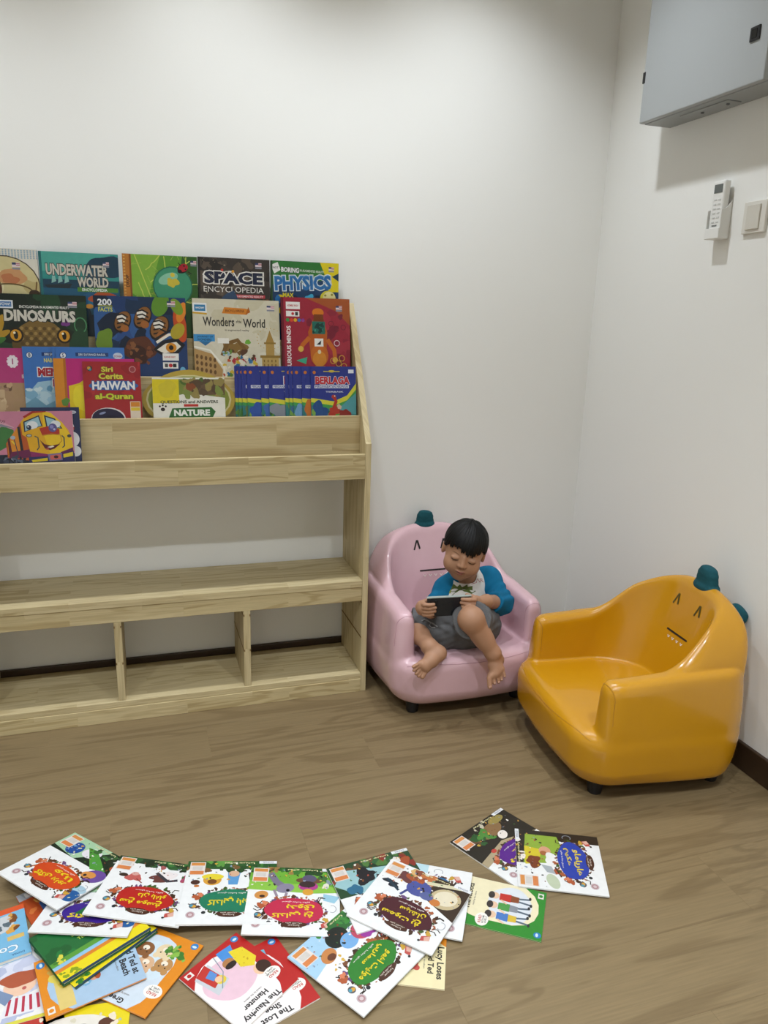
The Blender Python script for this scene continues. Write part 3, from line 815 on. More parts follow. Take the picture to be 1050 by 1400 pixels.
def d_dino(a):
    a.rect(0, 0, 1, 1, '#16281c'); a.scatter(0, .4, 1, 1, ['#1d3a26', '#122019', '#22452c'], 26, .12, 4)
    a.blob(.52, .5, .27, '#6a5228', 3, .1, .8); a.blob(.52, .62, .2, '#7d6230', 5, .15, .5)
    for i in range(9):
        for j in range(6): a.ell(.34 + i * .045, .36 + j * .055, .019, .019, '#a08348' if (i + j) % 2 else '#5c4620', n=8)
    for x in (.28, .76):
        a.ell(x, .56, .075, .08, '#2a1c0c'); a.ell(x, .56, .055, .06, '#d99a24'); a.ell(x, .56, .022, .042, '#140d06'); a.ell(x - .014, .585, .012, .012, '#fff4d6')
    for (x, y, r) in ((.06, .62, .9), (.12, .55, .5), (.02, .5, .2), (.13, .66, 1.3)): a.ell(x, y, .12, .035, '#b9902a', r)
    a.ell(.07, .48, .12, .035, '#3f7a34', .4); a.arc(.93, .68, .06, .08, -1, 4, .012, '#4f8f5f'); a.blob(.78, .7, .04, '#7a3a86', 3)
    a.rect(.06, .845, .27, .93, '#e9eef2'); a.rect(.07, .86, .255, .915, '#2f6fae'); a.text('WOW!', .18, .888, .13, None, '#f4f4ee')
    a.text('ENCYCLOPEDIA IN AUGMENTED REALITY', .58, .865, .5, .028, '#f0efe8')
    a.text('DINOSAURS', .53, .77, .71, .125, '#d9d4c6', '#2a2c2a', .05, .05); flag(a, .86, .89, .045)
def d_facts(a):
    a.rect(0, 0, 1, 1, '#1d3a6a'); a.scatter(0, .2, 1, 1, ['#16304f', '#274c86', '#0f2138', '#2f5a94'], 24, .15, 6)
    for (u, v, s) in ((.3, .72, 1), (.52, .77, 1.05), (.7, .66, 1.15)):
        a.ell(u, v, .085 * s, .13 * s, '#17100c', -.5); a.ell(u, v + .01, .075 * s, .115 * s, '#8a5a2a', -.5); a.ell(u - .01, v + .04, .05 * s, .05 * s, '#efe9dc', -.5)
        for j in range(4): a.line([(u - .06 * s, v + .07 - j * .045), (u + .0, v + .085 - j * .045), (u + .06 * s, v + .05 - j * .045)], .018, '#1a120c')
        a.ell(u + .02, v - .07 * s, .045 * s, .04 * s, '#a2622c')
    a.blob(.48, .43, .16, '#5a2f1c', 3, .2, .9); a.blob(.46, .36, .1, '#3d1f14', 5, .2); a.scatter(.35, .25, .6, .5, ['#7a4426', '#3d1f14', '#8a5630'], 16, .035, 8)
    a.poly([(.62, .42), (.72, .52), (.88, .56), (.98, .48), (.9, .38), (.74, .34)], '#10131a'); a.poly([(.66, .42), (.76, .49), (.88, .51), (.93, .46), (.86, .40), (.74, .38)], '#efe7d6'); a.ell(.82, .445, .06, .055, '#d48a1c'); a.ell(.82, .445, .026, .028, '#0f0c0a'); a.line([(.66, .5), (.8, .59), (.98, .6)], .03, '#efe7d6'); a.line([(.64, .53), (.8, .63), (.98, .66)], .025, '#14161c')
    a.blob(.1, .5, .1, '#6f8f2a', 6, .3, 1.3); a.ell(.72, .92, .09, .14, '#5f8f2c', -.4); a.ell(.93, .7, .07, .2, '#c24a1c', .15); a.ell(.95, .84, .05, .12, '#e0862a', -.3); a.ell(.9, .9, .06, .1, '#7a9a2c', .5); a.ell(.9, .63, .07, .1, '#b2a02c', -.6)
    a.text('200', .12, .93, .15, .07, '#f2f4f4', None, .05, .03); a.text('FACTS', .125, .85, .15, .045, '#d9dc3a', None, .05, .02); a.rect(.05, .885, .2, .892, '#d9dc3a')
    a.rect(.72, .30, .9, .38, '#f2f0ea'); a.text('SCANNER READY', .8, .34, .13, .02, '#c2242e'); a.rect(.72, .21, .89, .28, '#f2f0ea'); a.ell(.805, .245, .022, .022, '#c2242e'); a.rect(.83, .225, .87, .265, '#222'); a.rect(.74, .225, .775, .265, '#4a4a4a')
    flag(a, .84, .92, .045); a.ell(.94, .2, .03, .03, '#6fb6d8')
def d_wonders(a):
    a.rect(0, 0, 1, 1, '#d6cfb6'); a.scatter(0, 0, 1, 1, ['#ddd7c1', '#cdc5a8', '#d9d2ba'], 30, .12, 7)
    a.rect(.0, .84, .16, .95, '#eef0ee'); a.rect(.02, .86, .145, .93, '#2f7fae'); a.text('WOW!', .082, .895, .1, None, '#f4f4ee'); a.line([(.0, .84), (.16, .83)], .02, '#d2a42c')
    a.poly([(.33, .84), (.62, .83), (.65, .89), (.6, .9), (.36, .91)], '#d6842a'); a.poly([(.6, .83), (.66, .86), (.64, .92)], '#b2641c'); a.text('ENCYCLOPEDIA', .48, .87, .22, .03, '#6a3410')
    a.text('Wonders', .29, .745, .36, .105, '#2e2c28', None, .05, .02); a.text('of the', .52, .75, .06, .035, '#2e2c28'); a.text('World', .7, .735, .26, .1, '#2e2c28', None, .05, .02); a.text('in augmented reality', .5, .65, .28, .028, '#57534a')
    a.rect(0, .52, .24, .6, '#3b8fc9'); a.text('JOURNEY OF', .13, .57, .18, .025, '#16324a'); a.text('WONDERS', .12, .54, .16, .025, '#16324a'); a.poly([(.06, .52), (.2, .52), (.13, .47)], '#2f6f9e')
    # tower
    a.rect(.78, .12, .98, .36, '#c2a25c'); a.rect(.83, .36, .93, .52, '#b5934e'); a.poly([(.83, .52), (.93, .52), (.88, .66)], '#a8843f'); a.rect(.76, .34, 1, .37, '#94742f'); a.rect(.81, .5, .95, .52, '#94742f')
    for i in range(4):
        for j in range(4): a.rect(.8 + i * .045, .14 + j * .05, .815 + i * .045, .17 + j * .05, '#8a6a2c')
    for k in range(22): a.ell(.88 + .15 * math.cos(k * .3), .56 + .12 * math.sin(k * .3), .006, .006, '#c9a24a', n=6)
    # colosseum and crowd
    a.poly([(0, .1), (.0, .44), (.2, .38), (.32, .2), (.3, .05)], '#b5905a')
    for j in range(4):
        for i in range(5): a.ell(.03 + i * .05, .14 + j * .07 - i * .01, .016, .026, '#6a4a24', n=8)
    a.line([(.0, .46), (.18, .42), (.33, .24), (.36, .05)], .02, '#f2eee0')
    a.blob(.46, .46, .12, '#8a6a34', 4, .5, .6); a.line([(.32, .36), (.38, .5), (.5, .54), (.58, .44), (.5, .38)], .05, '#7a5a2a')
    a.scatter(.33, .05, .72, .42, ['#c2542c', '#2f6f9e', '#d9b83a', '#6a8f3a', '#efe6d0', '#5a3a24', '#b22c3a', '#8fb6c9'], 60, .032, 12, .5); a.blob(.62, .52, .03, '#6fae3a', 3)
    a.rect(.27, .5, .4, .56, '#f2efe4'); flag(a, .9, .9, .045)
def d_robot(a):
    a.rect(0, 0, 1, 1, '#9e2438'); a.poly([(.35, 1), (1, 1), (1, .7), (.8, .86)], '#a85426'); a.scatter(.4, .1, 1, .9, ['#8f2036', '#a82c3e', '#7a1a30'], 18, .1, 3); a.rect(0, 0, .035, 1, '#6a1626')
    a.text('FOR THE CURIOUS MINDS', .1, .3, None, .05, '#f4ece8', None, .05, .03, PI / 2)
    a.rect(.07, .87, .27, .95, '#f2efe9'); a.text('ASSEMBLE READY', .17, .91, .16, .022, '#c2242e'); a.rect(.07, .79, .26, .85, '#f2efe9'); a.ell(.165, .82, .02, .02, '#c2242e'); a.rect(.2, .8, .24, .84, '#333')
    for i, c in enumerate(('#3f8f4a', '#d94a2a', '#e0b02a', '#3a6fb0', '#8a3a8a')): a.ell(.09 + i * .055, .75, .025, .025, c)
    a.poly([(.42, .3), (.64, .3), (.66, .62), (.58, .84), (.5, .84), (.38, .62)], '#b85a1a'); a.ell(.53, .84, .085, .06, '#d97a1e'); a.poly([(.44, .62), (.64, .62), (.6, .82), (.47, .82)], '#7a3a10'); a.rect(.44, .6, .63, .74, '#1f6a5c'); a.scatter(.46, .62, .6, .72, ['#3fa086', '#0f3a34'], 10, .03, 2)
    a.ell(.54, .36, .13, .16, '#c9691e'); a.ell(.54, .32, .1, .11, '#d98a2a'); a.rect(.47, .46, .6, .55, '#f4f2ea'); a.poly([(.5, .48), (.57, .53), (.56, .48)], '#14141a'); a.ell(.54, .4, .025, .03, '#e9d9b0')
    a.line([(.4, .56), (.3, .48), (.26, .42)], .06, '#c9691e'); a.line([(.66, .54), (.76, .42), (.77, .32)], .06, '#c9691e'); a.ell(.27, .43, .04, .04, '#e0b44a'); a.ell(.77, .31, .04, .04, '#e0b44a')
    a.rect(.47, .1, .53, .24, '#d08a2a'); a.rect(.56, .1, .62, .24, '#d08a2a'); a.poly([(.2, .3), (.36, .34), (.34, .26)], '#3fae8a'); a.scatter(.2, .12, .4, .2, ['#cfe0dc', '#6fb0a0', '#d9a0a8'], 10, .03, 6)
    for (x, y) in ((.74, .3), (.82, .27), (.87, .33), (.8, .2), (.9, .24)): a.arc(x, y, .04, .04, 0, 6.2, .01, '#d9a23a')
    for (x, y) in ((.72, .72), (.8, .66), (.9, .68)): a.arc(x, y, .035, .035, 0, 6.2, .008, '#6a1a2c')
    a.arc(.8, .5, .04, .04, 0, 6.2, .01, '#e9d0d4'); flag(a, .84, .88, .045)
def d_mu(a):
    a.rect(0, 0, 1, 1, '#b9387a'); a.rect(0, 0, 1, .58, '#b08f6c'); a.scatter(0, .05, 1, .56, ['#c9a880', '#8a6a4c', '#d9bf98', '#6f523c', '#a5826a'], 50, .05, 9)
    for i in range(9): a.rect(.1 + (i % 3) * .3, .1 + (i // 3) * .15, .28 + (i % 3) * .3, .2 + (i // 3) * .15, ['#cdb08a', '#b0906a', '#9a7a58'][i % 3])
    for k in range(10): a.ell(.42 + .06 * math.cos(k * .628), .84 + .06 * math.sin(k * .628) * 1, .025, .025, '#f0e6ec', n=8)
    a.ell(.42, .84, .06, .06, '#f4eef2'); a.text('1', .42, .84, None, .07, '#a02a6a'); a.ell(.62, .78, .05, .05, '#d07aa8')
    a.text('MU', .78, .67, .3, .1, '#f4f0f2', '#5a1a40', .05, .05); a.rect(.62, .54, 1, .6, '#26386a'); a.text('SIRI', .55, .66, .06, None, '#f4f0f2', rot=PI / 2)
def d_nabi(num, main):
    def f(a):
        a.rect(0, 0, 1, 1, '#3a74c0'); a.poly([(0, 0), (1, 0), (1, .5), (.6, .62), (.2, .58), (0, .4)], '#9fc6dc'); a.scatter(0, .1, .8, .5, ['#b9d6e2', '#7fb0cc', '#d0e4ea', '#5f96b8'], 30, .07, 4)
        a.poly([(0, 0), (0, .32), (.15, .4), (.3, .3), (.5, .38), (.6, .2), (.6, 0)], '#6fa0b8'); a.rect(0, .0, 1, .12, '#4f86a4')
        a.ell(.1, .9, .05, .05, '#1b3f7a'); a.ell(.1, .9, .04, .04, '#e6eef4'); a.text(num, .1, .9, None, .045, '#14305a')
        a.rect(.28, .89, .76, .935, '#1c3c74'); a.text('SIRI SAYANGI RASUL', .52, .912, .4, .028, '#d9e6f2'); a.text('NABI SALIH A.S', .52, .84, .42, .05, '#e9dc4a', None, .05, .02)
        a.text(main, .36, .70, .3, .1, '#b01f30', '#f0f0ee', .08, .05); a.text('L', .46, .57, None, .09, '#b01f30', '#f0f0ee', .08, .05)
        a.ell(.9, .9, .07, .05, '#c9d6e6'); a.text('DONIA', .9, .895, .11, .025, '#a03048')
    return f
def d_mag(a):
    a.rect(0, 0, 1, 1, '#c21f7a'); a.rect(0, 0, .14, 1, '#d98a1c'); a.rect(.12, 0, .15, 1, '#b86a12'); a.poly([(.17, .1), (.17, .62), (.3, .66), (.46, .78), (.6, .6), (.6, .1)], '#e6c81a'); a.blob(.42, .45, .2, '#f0dc2a', 4, .2); a.blob(.12, .4, .05, '#5f8f3a', 2); a.blob(.1, .2, .05, '#4f7f3a', 5)
def d_haiwan(a):
    a.rect(0, 0, 1, 1, '#a82226'); a.scatter(0, .5, 1, 1, ['#b42a2c', '#9a1c22'], 16, .12, 2)
    a.text('Siri', .42, .89, .2, .075, '#e6d84a', '#5a6a1c', .05, .03); a.text('Cerita', .48, .79, .42, .085, '#e6d84a', '#5a6a1c', .05, .03)
    a.blob(.52, .655, .42, '#2f62a8', 3, .05, .22); a.text('HAIWAN', .52, .655, .74, .125, '#f2f4f4', '#2f5a9a', .06, .04)
    a.text('al-Quran', .52, .49, .66, .1, '#d6d83a', '#4f6a24', .05, .04)
    a.ell(.4, .17, .3, .2, '#e6dfe0'); a.ell(.4, .165, .285, .19, '#1d1a3a', -.1); a.ell(.55, .1, .24, .12, '#15122c', -.4); a.ell(.3, .25, .06, .02, '#8f9ac0', .3)
    a.ell(.12, .9, .05, .05, '#3a3a3a'); a.ell(.11, .905, .03, .03, '#d9a23a'); a.ell(.13, .885, .02, .02, '#3f8fb0'); a.ell(.86, .89, .06, .06, '#c98a8a'); a.ell(.86, .89, .045, .045, '#9a3a40')
    a.rect(.79, .12, .97, .42, '#e9d9c4'); a.rect(.8, .34, .96, .41, '#d98a2a'); a.rect(.8, .28, .96, .33, '#e6c83a')
def d_nature(a):
    a.rect(0, 0, 1, 1, '#eeece0'); a.rect(0, .72, 1, .97, '#8a9a4a'); a.rect(0, .5, .36, .97, '#e3cf1c'); a.blob(.2, .78, .12, '#d6c42a', 2, .2); a.poly([(.36, .97), (1, .97), (1, .6), (.5, .7), (.36, .66)], '#7a8a3a')
    a.rect(.55, .66, 1, .96, '#6a5238'); a.scatter(.4, .66, 1, .94, ['#5a4630', '#7f8f42', '#98884a', '#4f6a2a'], 24, .06, 4); a.blob(.52, .82, .06, '#8a4a24', 4, .3)
    a.text('QUESTIONS and ANSWERS', .5, .52, .8, .07, '#2c3a20', None, .05, .03); a.poly([(.2, .2), (.82, .22), (.86, .33), (.8, .42), (.26, .4)], '#2c6a2c'); a.text('NATURE', .53, .31, .5, .13, '#f2f4ec', None, .05, .05)
    a.rect(.42, .43, .62, .48, '#c2322a'); a.ell(.13, .38, .03, .025, '#2a1c14'); a.ell(.09, .44, .014, .014, '#2a1c14'); a.ell(.13, .46, .014, .014, '#2a1c14'); a.ell(.17, .44, .014, .014, '#2a1c14'); a.ell(.8, .12, .05, .04, '#b0502a'); a.ell(.1, .1, .05, .05, '#2a2a2a')
def d_fauna(main, cols, seed):
    def f(a):
        a.rect(0, 0, 1, 1, '#26348a'); a.rect(0, 0, 1, .4, '#2f7a78'); a.poly([(0, .4), (0, .48), (.5, .42), (.8, .52), (1, .72), (1, .6), (.8, .42), (.5, .34)], '#d6d23a'); a.poly([(0, .36), (0, .41), (.5, .35), (.8, .44), (1, .62), (1, .55), (.8, .36), (.5, .28)], '#3f9a4a')
        a.poly([(.6, .3), (1, .56), (1, .2), (.6, .2)], '#4f9aa0'); a.scatter(0, .02, 1, .24, ['#3f7a34', '#5f9a3a', '#2a5a2a', '#7aa84a'], 22, .07, seed)
        a.blob(.2, .26, .16, cols[0], seed, .4, 1.2); a.blob(.5, .24, .12, cols[1], seed + 1, .5); a.blob(.72, .2, .12, cols[2], seed + 2, .5); a.line([(.44, .2), (.55, .42), (.5, .5)], .07, cols[1]); a.ell(.5, .5, .05, .04, cols[1]); a.ell(.52, .51, .014, .014, '#f2f2ea'); a.blob(.62, .33, .05, '#d9b8a0', seed)
        a.ell(.08, .9, .035, .035, '#c9742a'); a.text(main, .48, .77, .76 if len(main) > 4 else .3, .13, '#c22a34', '#e6e8f2', .04, .05); a.rect(.08, .64, .84, .69, '#dfe3ee'); a.text('PERSAHABATAN HAIWAN', .46, .665, .72, .035, '#26348a'); a.text('TERBAIK', .52, .58, .4, .022, '#dfe3ee')
        a.ell(.46, .92, .07, .025, '#d9c23a'); a.rect(.28, .91, .64, .925, '#c9b83a'); a.rect(.83, .89, .95, .95, '#e6e8ee')
    return f
def d_train(a):
    a.v0 = .26
    def Z(*p): return [((x / 8.75 + 10) / 108.5, (632 - 550 - y / 8.75) / 69) for x, y in p]
    def e(x, y, r, c, q=1.0): u, v = Z((x, y))[0]; a.ell(u, v, r / 8.75 / 108.5, r * q / 8.75 / 108.5, c)
    a.rect(0, -.4, 1, 1, '#c98098'); a.poly(Z((-90, 260), (-90, 180), (150, 300), (60, 330)), '#d9a0b0'); a.poly(Z((-90, 330), (20, 285), (140, 330), (150, 480), (-90, 600)), '#3f7a3c'); a.poly(Z((-90, 280), (0, 260), (150, 310), (60, 300)), '#8a8494'); a.rect(0, -.4, 1, .16, '#1f2638')
    a.text('TUT', .1, .86, .09, None, '#4a2430', None, 0, .02, -.3)
    a.poly(Z((40, 490), (240, 230), (330, 300), (330, 700), (50, 660)), '#b8541c'); a.poly(Z((60, 470), (180, 310), (215, 300), (215, 620), (60, 640)), '#d98a24'); a.poly(Z((60, 440), (85, 420), (110, 640), (70, 650)), '#5a1a24'); a.poly(Z((185, 300), (215, 290), (248, 640), (212, 640)), '#1c2028'); a.poly(Z((100, 590), (330, 560), (330, 660), (60, 670)), '#6a1c4a'); e(125, 420, 30, '#a8b4c4', .8); a.line(Z((110, 460), (145, 500)), .02, '#e6c83a'); a.line(Z((140, 440), (180, 640)), .012, '#3a4050')
    a.poly(Z((230, 240), (300, 160), (400, 120), (520, 112), (600, 135), (730, 250), (800, 340), (838, 430), (850, 590), (690, 610), (530, 630), (320, 590), (290, 420), (240, 390)), '#e0aa18'); a.poly(Z((500, 115), (600, 135), (730, 250), (838, 430), (850, 590), (690, 610), (560, 620), (500, 400)), '#ecc41e'); a.line(Z((270, 185), (380, 125), (540, 112)), .03, '#a8281c')
    a.poly(Z((262, 235), (455, 160), (490, 292), (266, 360)), '#1c2a44'); a.poly(Z((278, 245), (445, 178), (474, 285), (280, 345)), '#9cc4d0'); a.poly(Z((515, 160), (645, 202), (732, 325), (535, 305)), '#1c2a44'); a.poly(Z((535, 182), (635, 215), (708, 312), (550, 295)), '#9cc4d0')
    e(368, 278, 66, '#e6eaec', .8); e(650, 268, 60, '#e6eaec', .8); a.poly(Z((268, 360), (300, 345), (480, 290), (482, 320), (290, 385)), '#e0aa18'); e(325, 303, 30, '#1c3050'); e(317, 296, 9, '#e6eaec')
    a.poly(Z((448, 315), (560, 292), (692, 330), (692, 388), (480, 402)), '#b2301c'); e(612, 312, 52, '#5a5490', 1.1); e(600, 300, 24, '#8a86c0'); e(630, 330, 14, '#c0bee0')
    a.line(Z((480, 402), (590, 385), (700, 400), (712, 470), (660, 520)), .012, '#c08a14'); a.poly(Z((445, 452), (500, 505), (580, 525), (690, 505), (620, 560), (560, 578), (500, 555)), '#5a1420'); a.poly(Z((530, 540), (600, 525), (618, 535), (570, 552)), '#efe8dc'); e(530, 562, 22, '#b04a4a', .5)
    a.line(Z((385, 408), (425, 425), (432, 540), (405, 575)), .016, '#3f4c50'); a.line(Z((715, 405), (742, 430), (742, 530), (715, 550)), .016, '#3f4c50'); e(320, 400, 36, '#4a4c48', .6); e(320, 400, 26, '#b8bcae', .5); e(808, 412, 26, '#3a3f44', .8)
    a.poly(Z((320, 588), (530, 625), (530, 660), (330, 660)), '#8a2460'); a.poly(Z((690, 605), (845, 550), (848, 600), (700, 640)), '#5a1c50'); a.poly(Z((300, 655), (540, 650), (540, 780), (300, 780)), '#26285c'); a.poly(Z((700, 640), (850, 590), (860, 780), (700, 780)), '#26285c'); a.poly(Z((330, 692), (525, 668), (525, 705), (345, 718)), '#e0c824'); a.poly(Z((720, 630), (840, 604), (840, 652), (720, 672)), '#e0c824'); a.poly(Z((530, 625), (705, 615), (708, 702), (545, 710)), '#77729c'); a.poly(Z((555, 640), (690, 630), (692, 688), (562, 695)), '#d0645c'); e(630, 660, 28, '#3a1a20', .7)
    a.scatter(.1, -.02, .36, .1, ['#3a4256', '#9aa2b4', '#141a28', '#5a6478'], 22, .03, 6)
def d_navy(a):
    a.rect(0, 0, 1, 1, '#1f2a52'); a.ell(.86, .55, .12, .14, '#e6e6ea'); a.ell(.9, .38, .1, .1, '#e6e6ea'); a.ell(.8, .72, .1, .1, '#e6e6ea'); a.text('a', .82, .74, None, .14, '#b0242c', None, .05, .05); a.ell(.88, .93, .07, .03, '#c9ccd6'); a.blob(.93, .05, .06, '#4f8a3a', 3); a.text('DUNIA', .88, .93, .09, None, '#3a3f5a')

G_D, G_C, G_B = 'encyclopedias on the top tier', 'large picture books on the third tier', 'books on the second tier'
shelf_book(3, (-60, 337.5), (50, 341), .014, .003, d_body, 'encyclopedia', 'cream cover with a painted face on the top tier, cut off by the left edge', G_D, hard=True)
shelf_book(3, (51.5, 342.6), (161, 349), .014, .003, d_sea, 'encyclopedia', 'teal ocean encyclopedia with a sailing ship on the top tier', G_D, hard=True, back='#1d5a62', spine='#1d5a62')
shelf_book(3, (166.4, 347.3), (269, 351), .014, .003, d_leaf, 'encyclopedia', 'green leaf cover with a ladybird and a dewdrop on the top tier', G_D, hard=True, back='#3a6a24', spine='#a8641f')
shelf_book(3, (270, 351.2), (368.4, 355.6), .014, .003, d_space, 'encyclopedia', 'dark brown space encyclopedia with a thick white-outlined title on the top tier', G_D, hard=True, back='#2b2624', spine='#2b2624')
shelf_book(3, (370, 356.3), (463, 360.4), .014, .003, d_physics, 'encyclopedia', 'green and yellow physics book at the right end of the top tier', G_D, hard=True, back='#23502a', spine='#23502a')
shelf_book(2, (-22, 401), (117, 405.8), .014, .012, d_dino, 'encyclopedia', 'dark green dinosaur book with two reptile eyes on the third tier', G_C, hard=True, back='#14221a', spine='#14221a')
shelf_book(2, (126.8, 405), (253, 408.3), .014, .012, d_facts, 'fact_book', 'dark blue book with tiger fur, paw and eye on the third tier', G_C, hard=True, back='#1b2f56', spine='#1b2f56')
shelf_book(2, (262.4, 408.4), (381, 412.5), .014, .012, d_wonders, 'encyclopedia', 'cream book with a drawn tower and colosseum on the third tier', G_C, hard=True, back='#c9c2a8', spine='#a8905c')
shelf_book(2, (383.7, 407), (477.6, 410), .014, .012, d_robot, 'science_book', 'crimson book with an orange robot at the right end of the third tier', G_C, hard=True, back='#7a1c2c', spine='#6a1626')

# second tier
shelf_book(1, (-26, 476.5), (72, 476.5), .004, .026, d_mu, 'picture_book', 'magenta and sandy village cover numbered 1 on the second tier, at the left edge', G_B)
shelf_book(1, (29.7, 474), (122, 475.5), .005, .021, d_nabi('8', 'MEN'), 'picture_book', 'sky blue storybook numbered 8 with an icy wave, beside the magenta cover', G_B)
shelf_book(1, (70.6, 474.2), (163.5, 476), .004, .016, d_nabi('6', 'MEN'), 'picture_book', 'sky blue storybook mostly hidden between the ones numbered 8 and 5', G_B)
shelf_book(1, (75.8, 474.2), (169.6, 476.2), .004, .011, d_nabi('5', 'KISAH'), 'picture_book', 'sky blue storybook numbered 5 behind the magenta and yellow cover', G_B)
shelf_book(1, (72.3, 490.2), (183.3, 491.2), .004, .006, d_mag, 'picture_book', 'magenta and yellow cover with an orange spine, behind the red book with yellow lettering', G_B)
shelf_book(1, (112, 494.7), (191.2, 495), .004, .001, d_haiwan, 'picture_book', 'red book with yellow and white title lettering on the second tier', G_B, back='#8a1c20')
# round gold board book behind the nature book
def round_book():
    x0, hh = shelf_plane(1, 194, 540, .018); x1, _ = shelf_plane(1, 321, 540, .018)
    r = (x1 - x0) / 2; t = .010
    b = empty('round_board_book'); tag(b, 'round gold-edged board book standing behind the white nature book', 'book', G_B)
    def disc(name, z0, z1, rr, mm, par):
        V = []; F = []; n = 48
        for z in (z0, z1):
            for k in range(n): V.append((rr * math.cos(2 * PI * k / n), .088 * (1 + rr / r * math.sin(2 * PI * k / n)) + (.004 * math.cos(6 * PI * k / n + 1.57) if math.sin(2 * PI * k / n) > .3 else 0), z))
        F = [tuple(range(n))[::-1], tuple(range(n, 2 * n))] + [(k, (k + 1) % n, n + (k + 1) % n, n + k) for k in range(n)]
        me = bpy.data.meshes.new(name); me.from_pydata(V, [], F); me.update(); return link(name, me, par, mm)
    disc('pages', 0, t - .002, r - .001, M_PAGE, b); c = disc('front_cover', t - .002, t, r, mat('gold_card', '#a89038', 0.35), b)
    a = Art(2 * r, .176); a.ell(.5, .5, .46, .27, '#d9cf9a'); a.ell(.5, .5, .44, .255, '#8f9a3c'); a.scatter(.2, .24, .8, .76, ['#5f8a3a', '#c9a23a', '#3a7a8a', '#d9d0a0', '#a8502c'], 40, .06, 4)
    link('cover_print', a.mesh('cover_print', -r, 0, t), c)
    b.rotation_euler = (PI / 2 - LEANS[1], 0, 0); b.location = ((x0 + x1) / 2, TY[1] + .017 + .018 + t, FLOORZ[1] + .0003)
round_book()
shelf_book(1, (207.5, 516.8), (306.6, 517.2), .012, .001, d_nature, 'board_book', 'white and yellow nature board book with thick pages on the second tier', G_B, hard=True, back='#e9e6d8')
lefts = [320, 325, 330, 337, 356, 367, 389, 394.5, 400, 412, 424.3]
names = ['SANG', 'SIAP', 'SATU', 'SI', 'L', 'K', 'MARI', 'II', 'LI', 'IE', 'BERLAGA']
order = ['leftmost', 'second from left', 'third from left', 'fourth from left', 'fifth from left', 'sixth from left', 'sixth from right', 'fifth from right', 'fourth from right', 'third from right', 'second from right']
order = ['eleventh', 'tenth', 'ninth', 'eighth', 'seventh', 'sixth', 'fifth', 'fourth', 'third', 'second']
palette = [['#5f8f3a', '#8a6a2a', '#3f7a3a'], ['#3f7a3a', '#7a9a4a', '#5a4a2a'], ['#6a7a3a', '#3f6a3a', '#8a5a2a'], ['#2f55a8', '#3f6ac0', '#24408a'], ['#3f6ab0', '#24408a', '#5a7ab8'], ['#8a909a', '#6a707c', '#5a4a3a'], ['#7a9a3a', '#c2702a', '#3f6a2a'], ['#3f6a9a', '#7ab0d0', '#5a7a3a'], ['#6fa0c8', '#3f6a9a', '#c9a23a'], ['#c2702a', '#a8501c', '#5f8a3a'], ['#1c4a86', '#b0301c', '#8a2418']]
for i, (L, nm) in enumerate(zip(lefts, names)):
    fw = .0275 - i * .00268
    lab = ('blue booklet with a rooster at the right end of the second tier' if i == 10 else
           'blue animal booklet, %s in the fanned row counted from the rooster cover' % order[i])
    shelf_book(1, (L, 500.7 + (L - 320) * .003), (L + 62, 501.2 + (L - 320) * .004), .0026, fw, d_fauna(nm, palette[i], 20 + i), 'animal_booklet', lab, 'fanned blue animal booklets', back='#26348a', spine='#2c3c96')
# lowest tier
shelf_book(0, (27, 557), (107.7, 558), .008, .012, d_navy, 'picture_book', 'navy blue cover with a white cloud standing behind the train book', 'books on the lowest tier', back='#1a2344')
shelf_book(0, (-10, 563.5), (98.5, 562), .006, .003, d_train, 'picture_book', 'pink picture book with a smiling yellow train on the lowest tier', 'books on the lowest tier')
# ------------------------------------------------------------------ books spread on the floor
CORN = {'bl': (0, 0), 'br': (1, 0), 'tr': (1, 1), 'tl': (0, 1)}
def floor_pose(w, h, corners, z, tx=0, ty=0):
    """best rigid placement of a w x h cover whose named corners are seen at the given photo pixels"""
    P = np.array([[(CORN[c][0] - .5) * w, (CORN[c][1] - .5) * h] for c in corners])
    Q = np.array([list(onZ(p[0], p[1], z + tx * (CORN[c][0] - .5) + ty * (CORN[c][1] - .5)))[:2] for c, p in corners.items()])
    pc, qc = P.mean(0), Q.mean(0); A, B = P - pc, Q - qc
    an = math.atan2((A[:, 0] * B[:, 1] - A[:, 1] * B[:, 0]).sum(), (A * B).sum())
    c, s = math.cos(an), math.sin(an)
    ctr = qc - np.array([c * pc[0] - s * pc[1], s * pc[0] + c * pc[1]])
    return ctr, an
def floor_book(name, w, h, t, corners, art, label, z=0.0, tilt=None, group='picture books spread on the floor', **kw):
    """z: height of the underside at the centre; tilt: rise (m) along the cover's own right and up directions"""
    ctr, an = floor_pose(w, h, corners, z + t, *(tilt or (0, 0)))
    b = make_book(name, w, h, t, art, label, group, **kw)
    tx, ty = tilt or (0, 0)
    c, s = math.cos(an), math.sin(an)
    X = Vector((c * w, s * w, tx)).normalized(); Yv = Vector((-s * h, c * h, ty)); Z = X.cross(Yv).normalized(); Yv = Z.cross(X)
    mm = Matrix.Identity(4)
    for i in range(3): mm[i][0], mm[i][1], mm[i][2] = X[i], Yv[i], Z[i]
    o = Vector((ctr[0], ctr[1], z)) - Yv * (h / 2)
    for i in range(3): mm[i][3] = o[i]
    b.matrix_world = mm
    return b
